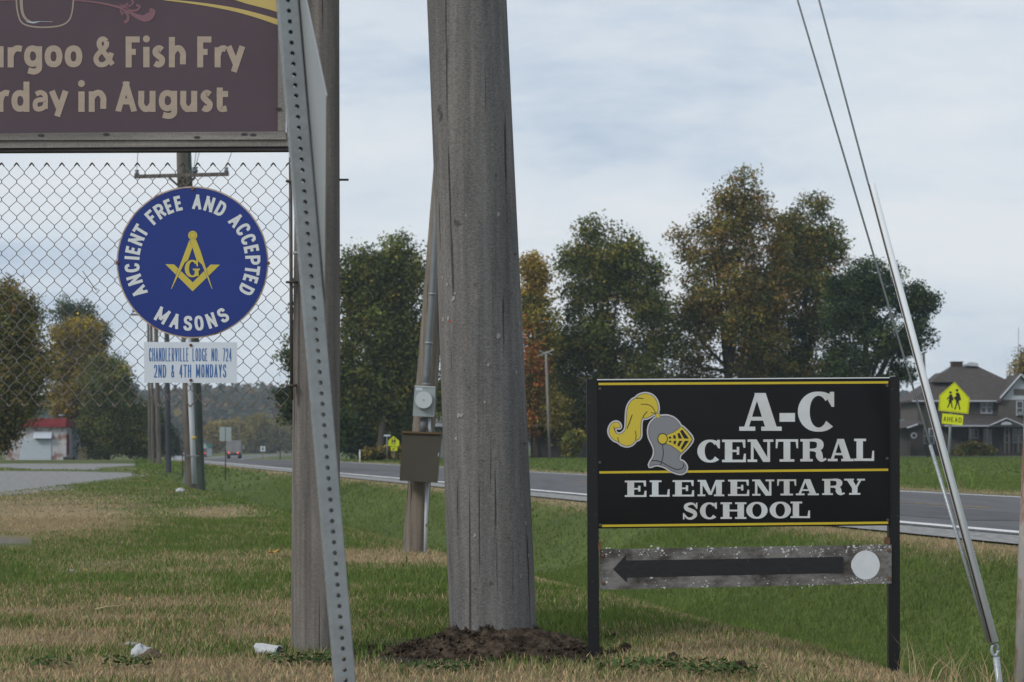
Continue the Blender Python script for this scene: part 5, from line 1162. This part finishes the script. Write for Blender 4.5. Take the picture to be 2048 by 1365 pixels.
# projecting front gable at right
gx0, gx1, gxm = hx_(1045), hx_(1400), hx_(1222)
MB().box(gx0, -2.2, 2.9, gx1, -.02, ze - .02).build('gable_bay_wall', M['siding'], H)
MB().prism([(gx0, ze), (gx1, ze), (gxm, hy_(365))], -2.2, 1.5).build('gable_face', M['trim'], H)
gr = MB(); zz = hy_(340)
for sgn, xa in ((1, hx_(1020)), (-1, hx_(1425))):
    gr.add([(xa, -2.6, ze - .1), (gxm, -2.6, zz), (gxm, 3.5, zz), (xa, 3.5, ze - .1), (xa, -2.6, ze - .28), (gxm, -2.6, zz - .18), (gxm, 3.5, zz - .18), (xa, 3.5, ze - .28)], [(0,1,2,3),(7,6,5,4),(0,4,5,1),(3,2,6,7)])
gr.build('gable_roof', M['roof'], rf)
for (a, b, xm) in (((1020, 575), (1222, 345), 0), ((1425, 575), (1222, 345), 0)):
    p, q = hz_(*a), hz_(*b); MB().tube([(p[0], -2.66, p[1]), (q[0], -2.66, q[1])], .09, 4).build('barge_board', M['trim'], rf)
MB().box(hx_(1160), -2.25, hy_(545), hx_(1270), -2.21, hy_(485)).build('gable_vent', M['siding'], H)
def window(a0, a1, b0, b1, y, cols=2, ac=False):
    wf = MB().box(hx_(a0), y - .08, hy_(b1), hx_(a1), y - .01, hy_(b0)).build('window', M['trim'], H)
    step = (a1 - a0) / cols
    for c in range(cols):
        for (u0, u1) in ((b0 + 8, (b0 + b1) / 2 - 3), ((b0 + b1) / 2 + 3, b1 - 8)):
            MB().box(hx_(a0 + c * step + 9), y - .095, hy_(u1), hx_(a0 + (c + 1) * step - 9), y - .083, hy_(u0)).build('pane', M['glass'], wf)
    MB().box(hx_(a0 - 6), y - .14, hy_(b1 + 4), hx_(a1 + 6), y - .02, hy_(b1)).build('sill', M['trim'], wf)
window(882, 996, 598, 716, 0); window(1182, 1250, 600, 738, -2.2, 1); window(322, 432, 862, 1012, 0)
MB().box(hx_(1196), -2.6, hy_(738), hx_(1246), -2.3, hy_(704)).build('window_air_conditioner', M['grey_house'], H)
window(1190, 1310, 862, 1002, 0); window(1105, 1165, 870, 1002, 0, 1); window(775, 860, 870, 960, 0)
MB().box(hx_(908), -.1, hy_(1050), hx_(990), -.01, hy_(870)).build('door', M['trim'], H)
MB().box(hx_(922), -.12, hy_(1030), hx_(976), -.105, hy_(885)).build('door_glass', M['glass'], H)
pr_ = MB().add([(hx_(475), -3.0, hy_(832)), (hx_(1500), -3.0, hy_(832)), (hx_(1500), -.02, hy_(735)), (hx_(560), -.02, hy_(735)), (hx_(475), -3, hy_(850)), (hx_(1500), -3, hy_(850)), (hx_(1500), -.02, hy_(850)), (hx_(475), -.02, hy_(850))],
        [(0,1,2,3),(4,5,1,0),(7,6,5,4),(0,3,7,4)]).build('porch_roof', M['roof'], H)
MB().box(hx_(475), -3.06, hy_(848), hx_(1500), -3.005, hy_(834)).build('porch_fascia', M['trim'], pr_)
pe = MB().prism([hz_(905, 836), hz_(1225, 836), hz_(1062, 768)], -3.5, -1).build('porch_pediment', M['roof'], pr_)
for a, b in (((905, 838), (1062, 770)), ((1225, 838), (1062, 770))):
    p, q = hz_(*a), hz_(*b); MB().tube([(p[0], -3.55, p[1]), (q[0], -3.55, q[1])], .07, 4).build('pediment_trim', M['trim'], pe)
MB().prism([hz_(1005, 832), hz_(1115, 832), hz_(1100, 810), hz_(1060, 800), hz_(1022, 810)], -3.56, -3.51).build('pediment_panel', M['trim'], pe)
for a in (530, 725, 890, 1060, 1100, 1190, 1400): MB().box(hx_(a) - .1, -2.9, 0, hx_(a) + .1, -2.7, hy_(850)).build('porch_post', M['siding'], H)
MB().box(hx_(480), -3, -.1, hx_(1500), -.02, .35).build('porch_floor', M['porch_dark'], H)
for k in range(22):
    xx_ = hx_(485) + k * .42
    if not hx_(900) < xx_ < hx_(1010): MB().box(xx_, -2.86, .35, xx_ + .07, -2.8, 1.15).build('baluster', M['siding'], H)
MB().box(hx_(485), -2.88, 1.15, hx_(900), -2.78, 1.24).build('porch_rail', M['siding'], H)
tag(MB().box(hx_(-200) + h0[0], D - 8.6, .03, hx_(1500) + h0[0], D - 7.2, .06).build('path', M['shoulder']), kind='structure')
# annex left of it
D2_ = 226; a0 = W(1815, 916, D2_); a0[2] = 0; A = thing('low_annex', a0, 'low brown outbuilding with round window left of the house', 'outbuilding'); s = S(D2_)
def ha(a, b): return (1780 + a / kz - 1024) / s - a0[0], CAMZ + (HOR - (680 + b / kz)) / s
MB().box(ha(20, 0)[0], 0, -.1, ha(182, 0)[0], 5, ha(0, 862)[1]).build('wall', M['siding'], A)
MB().box(ha(182, 0)[0] + .01, -.6, -.1, ha(318, 0)[0], 5, ha(0, 832)[1]).build('wall', M['porch_dark'], A)
MB().add([(ha(0, 0)[0], -.9, ha(0, 862)[1]), (ha(160, 0)[0], -.9, ha(0, 858)[1]), (ha(262, 0)[0], -.9, ha(0, 822)[1]), (ha(330, 0)[0], -.9, ha(0, 822)[1]), (ha(330, 0)[0], 4, ha(0, 775)[1]), (ha(0, 0)[0], 4, ha(0, 800)[1])], [(0, 1, 2, 3, 4, 5)]).build('roof', M['roof'], A)
MB().box(ha(0, 0)[0], 4.2, ha(0, 815)[1], ha(210, 0)[0], 5.4, ha(0, 768)[1]).build('rear_roof', M['green_roof'], A)
p, q = ha(150, 862), ha(255, 826); MB().tube([(p[0], -.95, p[1]), (q[0], -.95, q[1])], .09, 4).build('eave_board', M['trim'], A)
c_ = ha(222, 933); ww_ = disc(MB(), *c_, 29 / kz / s, -.68, -.62, 24).build('round_window', M['trim'], A); disc(MB(), *c_, 20 / kz / s, -.7, -.681, 24).build('pane', M['glass'], ww_)
for k in range(6): MB().box(ha(85 + k * 17, 0)[0], -1.2, 0, ha(92 + k * 17, 0)[0], -1.1, ha(0, 995)[1]).build('fence_picket', M['siding'], A)
MB().box(ha(80, 0)[0], -1.25, ha(0, 1000)[1], ha(182, 0)[0], -1.05, ha(0, 990)[1]).build('fence_rail', M['siding'], A)
tree('shrub', 'dark red shrub behind the outbuilding', [(1806, 828, 20, 12), (1825, 834, 14, 10)], 250, 1500, pal((.14, .012, .02), (.09, .015, .02)), 1812, size=.3, trunk_r=.06, seed=61, spread=.4, limbs=3)
tree('shrub', 'bushy yellowing shrub in front of the porch', [(1930, 905, 24, 8), (1965, 902, 22, 10), (1945, 893, 14, 8)], 224, 1300, pal(OL, (.16, .12, .04), DG), 1945, size=.28, trunk_r=.06, seed=62, spread=.35, limbs=3)
tree('field_tree', 'yellow tree at the right edge beside the house', [(2052, 740, 22, 40), (2060, 800, 24, 50)], 240, 3000, pal((.2, .14, .05), OL), 2062, size=.3, trunk_r=.15, seed=63, limbs=4)
t, f = sign_post('antenna_mast', 'thin antenna mast above the house at right edge', 'antenna', 245, 2037, 916, 655, 1.2, M['post_grey'])
p = f(2037, 695); MB().tube([(p[0] - .5, 0, p[1]), (p[0] + .7, 0, p[1])], .025, 5).build('antenna_arm', M['post_grey'], t)
# grey house and shed hidden among the trees
D = 200; s = S(D); g0 = W(905, 917, D); g0[2] = 0; G = thing('grey_house', g0, 'grey house with white trim glimpsed behind the meter pole', 'house')
def hg(px, py): return (px - 1024) / s - g0[0], CAMZ + (HOR - py) / s
MB().box(hg(866, 0)[0], 0, -.1, hg(1010, 0)[0], 7, hg(0, 772)[1]).build('wall', M['grey_house'], G)
MB().prism([(hg(860, 0)[0], hg(0, 772)[1]), (hg(1016, 0)[0], hg(0, 772)[1]), (hg(938, 0)[0], hg(0, 725)[1])], -.5, 7.5).build('roof', M['roof'], G)
MB().box(hg(860, 0)[0], -1.6, hg(0, 854)[1], hg(1010, 0)[0], -.02, hg(0, 848)[1]).build('porch_roof', M['house_white'], G)
MB().box(hg(862, 0)[0], -.1, hg(0, 809)[1], hg(900, 0)[0], -.01, hg(0, 805)[1]).build('trim_band', M['house_white'], G)
for px in (873, 915): 
    wf = MB().box(hg(px, 0)[0], -.08, hg(0, 843)[1], hg(px + 10, 0)[0], -.01, hg(0, 815)[1]).build('window', M['house_white'], G)
    MB().box(hg(px + 2, 0)[0], -.1, hg(0, 841)[1], hg(px + 8, 0)[0], -.082, hg(0, 817)[1]).build('pane', M['glass'], wf)
D = 196; s = S(D); g0 = W(1110, 917, D); g0[2] = 0; G = thing('dark_shed', g0, 'dark open shed with pale roof edge under the autumn tree', 'shed')
MB().box(hg(1062, 0)[0] , 0, -.1, hg(1128, 0)[0], 5, hg(0, 856)[1]).build('wall', M['porch_dark'], G)
MB().box(hg(1056, 0)[0], -.6, hg(0, 853.5)[1], hg(1094, 0)[0], 5.2, hg(0, 849)[1]).build('roof', M['sign_back'], G)
MB().box(hg(1150, 0)[0], .5, -.1, hg(1200, 0)[0], 4, hg(0, 883)[1]).build('low_wall', M['wall_dark'], G)
tree('shrub', 'green bushy shrub before the dark shed', [(1142, 895, 14, 18), (1150, 880, 12, 14)], 190, 1300, pal(OL, MG), 1144, size=.28, trunk_r=.06, seed=64, spread=.35, limbs=3)
tree('shrub', 'low weedy shrub behind the distant pentagon sign', [(770, 908, 14, 9), (800, 905, 14, 12), (740, 910, 20, 7)], 165, 1300, pal(OL, DG, BR), 775, size=.26, trunk_r=.05, seed=65, spread=.35, limbs=3)

# ------------------------------------------------------------------ red roofed building at left
D = 248; s = S(D); x_ = (75 - 1024) / s; b0 = np.array([x_, D, float(zg(x_, D))]); B = thing('red_roofed_building', b0, 'small peeling white brick building with red metal roof and roll-up door', 'building')
def hb(a, b): return (a / 3.25 - 1024) / s - b0[0], CAMZ + (HOR - (540 + b / 3.25)) / s - b0[2]
X = lambda a: hb(a, 0)[0]; Z = lambda b: hb(0, b)[1]
wl = MB().add([(X(38), 0, -.6), (X(430), 0, -.6), (X(484), 9, -.6), (X(60), 9, -.6), (X(38), 0, Z(1018)), (X(430), 0, Z(1018)), (X(484), 9, Z(1018)), (X(60), 9, Z(1018))], [(0,1,5,4),(1,2,6,5),(2,3,7,6),(3,0,4,7),(4,5,6,7)]).build('wall', M['peel'], B)
rf = MB().add([(X(30), -.5, Z(1022)), (X(432), -.5, Z(1022)), (X(490), 9.2, Z(1030)), (X(52), 9.5, Z(1022)), (X(45), .1, Z(966)), (X(428), .1, Z(966)), (X(484), 9.2, Z(985)), (X(66), 9.2, Z(966))], [(0,1,5,4),(1,2,6,5),(2,3,7,6),(3,0,4,7),(4,5,6,7),(3,2,1,0)]).build('roof', M['red_metal'], B)
for k in range(30):
    xa = X(32 + k * 13.6); xb = X(47 + k * 13.1); MB().add([(xa, -.52, Z(1021)), (xa + .09, -.52, Z(1021)), (xb + .09, .07, Z(966)), (xb, .07, Z(966)), (xa + .045, -.6, Z(1021)), (xb + .045, .0, Z(966))], [(0,4,5,3),(4,1,2,5)]).build('roof_rib', M['red_metal'], rf)
dr = MB().box(X(130), -.06, -.4, X(335), -.01, Z(1096)).build('roll_up_door', M['door_white'], B)
for k in range(7): 
    z_ = Z(1100) - k * (Z(1100) - Z(1245)) / 7; MB().box(X(132), -.09, z_ - (Z(1100) - Z(1245)) / 7 + .06, X(333), -.062, z_).build('door_panel', M['door_white'], dr)
MB().add([(X(222), -.7, Z(1096)), (X(340), -.7, Z(1096)), (X(340), -.02, Z(1052)), (X(222), -.02, Z(1052)), (X(222), -.02, Z(1096)), (X(340), -.02, Z(1096))], [(0,1,2,3),(0,3,4),(1,5,2)]).build('door_awning', M['door_white'], B)
def side(a0, a1, b0_, b1_, name, m, o_=.05):                                # on the right-hand wall
    fx = lambda a: X(430) + (X(484) - X(430)) * (a - 430) / 54; fy = lambda a: 9 * (a - 430) / 54
    return MB().add([(fx(a0) + o_, fy(a0), Z(b1_)), (fx(a1) + o_, fy(a1), Z(b1_)), (fx(a1) + o_, fy(a1), Z(b0_)), (fx(a0) + o_, fy(a0), Z(b0_)), (fx(a0), fy(a0), Z(b1_)), (fx(a1), fy(a1), Z(b1_)), (fx(a1), fy(a1), Z(b0_)), (fx(a0), fy(a0), Z(b0_))],
        [(0,1,2,3),(4,7,6,5),(0,3,7,4),(1,5,6,2),(3,2,6,7),(0,4,5,1)]).build(name, m, B)
side(438, 462, 1035, 1225, 'side_door', M['door_white']); side(464, 474, 1060, 1190, 'side_window', M['glass']); side(431, 436, 1070, 1200, 'red_trim', M['red_metal']); side(476, 481, 1070, 1200, 'red_trim', M['red_metal'])
MB().tube([(X(378), 2, Z(966)), (X(378), 2, Z(948)), (X(378), 2, Z(946)), (X(378), 2, Z(940))], [.18, .18, .4, .3], 8).build('roof_vent', M['sign_back'], B, True)
MB().box(X(428), -1.5, -.5, X(490), -.3, Z(1216)).build('dark_bin', M['porch_dark'], B)
MB().box(X(486), 2, -.6, X(545), 2.3, Z(1150)).build('board_fence', M['straw'], B)
# white houses far down the road
for i, (px0, px1, yt_, ye_, d, lb) in enumerate(((336, 368, 885, 895, 330, 'white house glimpsed between the far poles at left'), (398, 415, 881, 892, 520, 'white gabled house behind the green pole'))):
    s = S(d); xm = ((px0 + px1) / 2 - 1024) / s; z0 = float(zg(xm, d)); t = thing('white_house', (xm, d, z0), lb, 'house', 'white houses down the road'); hw_ = (px1 - px0) / 2 / s
    za = CAMZ + (HOR - ye_) / s - z0; zb = CAMZ + (HOR - yt_) / s - z0
    MB().box(-hw_, 0, -.3, hw_, 8, za).build('wall', M['house_white'], t)
    MB().prism([(-hw_, za + .01), (hw_, za + .01), (0, zb)], 0.02, 7.9).build('gable', M['house_white'], t)
    rfm = MB()
    for sg in (-1, 1): rfm.add([(sg*(hw_+.3), -.4, za-.15), (0, -.4, zb+.1), (0, 8.4, zb+.1), (sg*(hw_+.3), 8.4, za-.15), (sg*(hw_+.3), -.4, za-.35), (0, -.4, zb-.1), (0, 8.4, zb-.1), (sg*(hw_+.3), 8.4, za-.35)], [(0,1,2,3),(7,6,5,4),(0,4,5,1),(3,2,6,7)])
    rfm.build('roof', M['roof'], t)
    for xx_ in (-.5, .5): MB().box(xx_ * hw_ - .4, -.06, za * .35, xx_ * hw_ + .4, -.01, za * .75).build('window', M['glass'], t)

# ------------------------------------------------------------------ vehicles
def wheel(parent, x, y, r_, w_):
    tw = MB().tube([(x - w_/2, y, r_), (x + w_/2, y, r_)], r_, 16).build('wheel', M['rubber'], parent)
    MB().tube([(x - w_/2 - .01, y, r_), (x + w_/2 + .01, y, r_)], r_ * .55, 12).build('rim', M['chrome'], tw)
d = 396; s = S(d); vx = (467 - 1024) / s; v0 = (vx, d, float(zg(vx, d)) + .03)
T = thing('box_truck', v0, 'grey truck with lit tail lights driving away', 'truck', rot=(0, 0, .09))
MB().box(-1.22, 0, .95, 1.22, 7.2, 3.25).build('cargo_box', M['truck_grey'], T)
MB().box(-1.24, -.02, 3.2, 1.24, 7.2, 3.3).build('cargo_top_rail', M['chrome'], T)
for xx_ in (-.62, .62): MB().box(xx_ - .56, -.05, 1.05, xx_ + .56, -.005, 3.1).build('rear_door', M['truck_grey'], T)
MB().box(-1.15, -.1, .5, 1.15, .2, .85).build('bumper', M['chrome'], T)
for xx_ in (-.8, .72): MB().tube([(xx_, -.16, .98), (xx_, -.11, .98)], .13, 12).build('tail_light', M['tail'], T)
MB().box(-1.1, 7.5, .7, 1.1, 9.4, 2.7).build('cab', M['truck_white'], T)
MB().box(-1.0, 9.41, 1.7, 1.0, 9.44, 2.5).build('windscreen', M['glass'], T)
for xx_ in (-1.5, 1.5): MB().box(xx_ - .12, 8.6, 1.6, xx_ + .12, 8.7, 2.3).build('mirror', M['truck_white'], T)
MB().box(-.45, .2, .6, .45, 9.2, .94).build('chassis', M['chrome'], T)
for (xx_, yy_) in ((-.95, 1.3), (.95, 1.3), (-.95, 2.4), (.95, 2.4), (-.98, 8.3), (.98, 8.3)): wheel(T, xx_, yy_, .5, .4)
d = 430; s = S(d); vx = (402.5 - 1024) / s; v0 = (vx, d, float(zg(vx, d)) + .03)
T = thing('car', v0, 'dark car with a red brake light right of the green pole', 'car', rot=(0, 0, .08))
prof = [(-2.1, .35), (2.2, .35), (2.25, .8), (1.2, .95), (.6, 1.42), (-1.1, 1.45), (-1.75, 1.0), (-2.15, .95)]
mb = MB(); n = len(prof); vs = [(-.85, a + 2.1, b) for a, b in prof] + [(.85, a + 2.1, b) for a, b in prof]
mb.add(vs, [tuple(range(n)), tuple(reversed(range(n, 2*n)))] + [(i, i + n, (i+1) % n + n, (i+1) % n) for i in range(n)]).build('body', M['car_paint'], T)
MB().add([(-.7, .37, 1.05), (.7, .37, 1.05), (.62, .95, 1.4), (-.62, .95, 1.4)], [(0,1,2,3)]).build('rear_window', M['glass'], T)
for xx_ in (-.65, .65): MB().tube([(xx_, -.09, .82), (xx_, -.02, .82)], .12, 10).build('brake_light', M['tail'], T)
for (xx_, yy_) in ((-.78, .75), (.78, .75), (-.78, 3.4), (.78, 3.4)): wheel(T, xx_, yy_, .32, .2)

# ------------------------------------------------------------------ air
hzm = bpy.data.materials.new('thin_haze'); hzm.use_nodes = True; t_ = hzm.node_tree; t_.nodes.clear()
vo = N(t_, 'ShaderNodeOutputMaterial'); pv = N(t_, 'ShaderNodeVolumePrincipled'); pv.inputs['Color'].default_value = (.72, .85, 1, 1); pv.inputs['Density'].default_value = .0002; pv.inputs['Anisotropy'].default_value = .2
t_.links.new(pv.outputs[0], vo.inputs['Volume'])
o = MB().box(-1000, -60, -6, 1000, 1750, 46).build('haze', hzm); o['kind'] = 'stuff'; o['label'] = 'thin bluish autumn haze over the far woods'
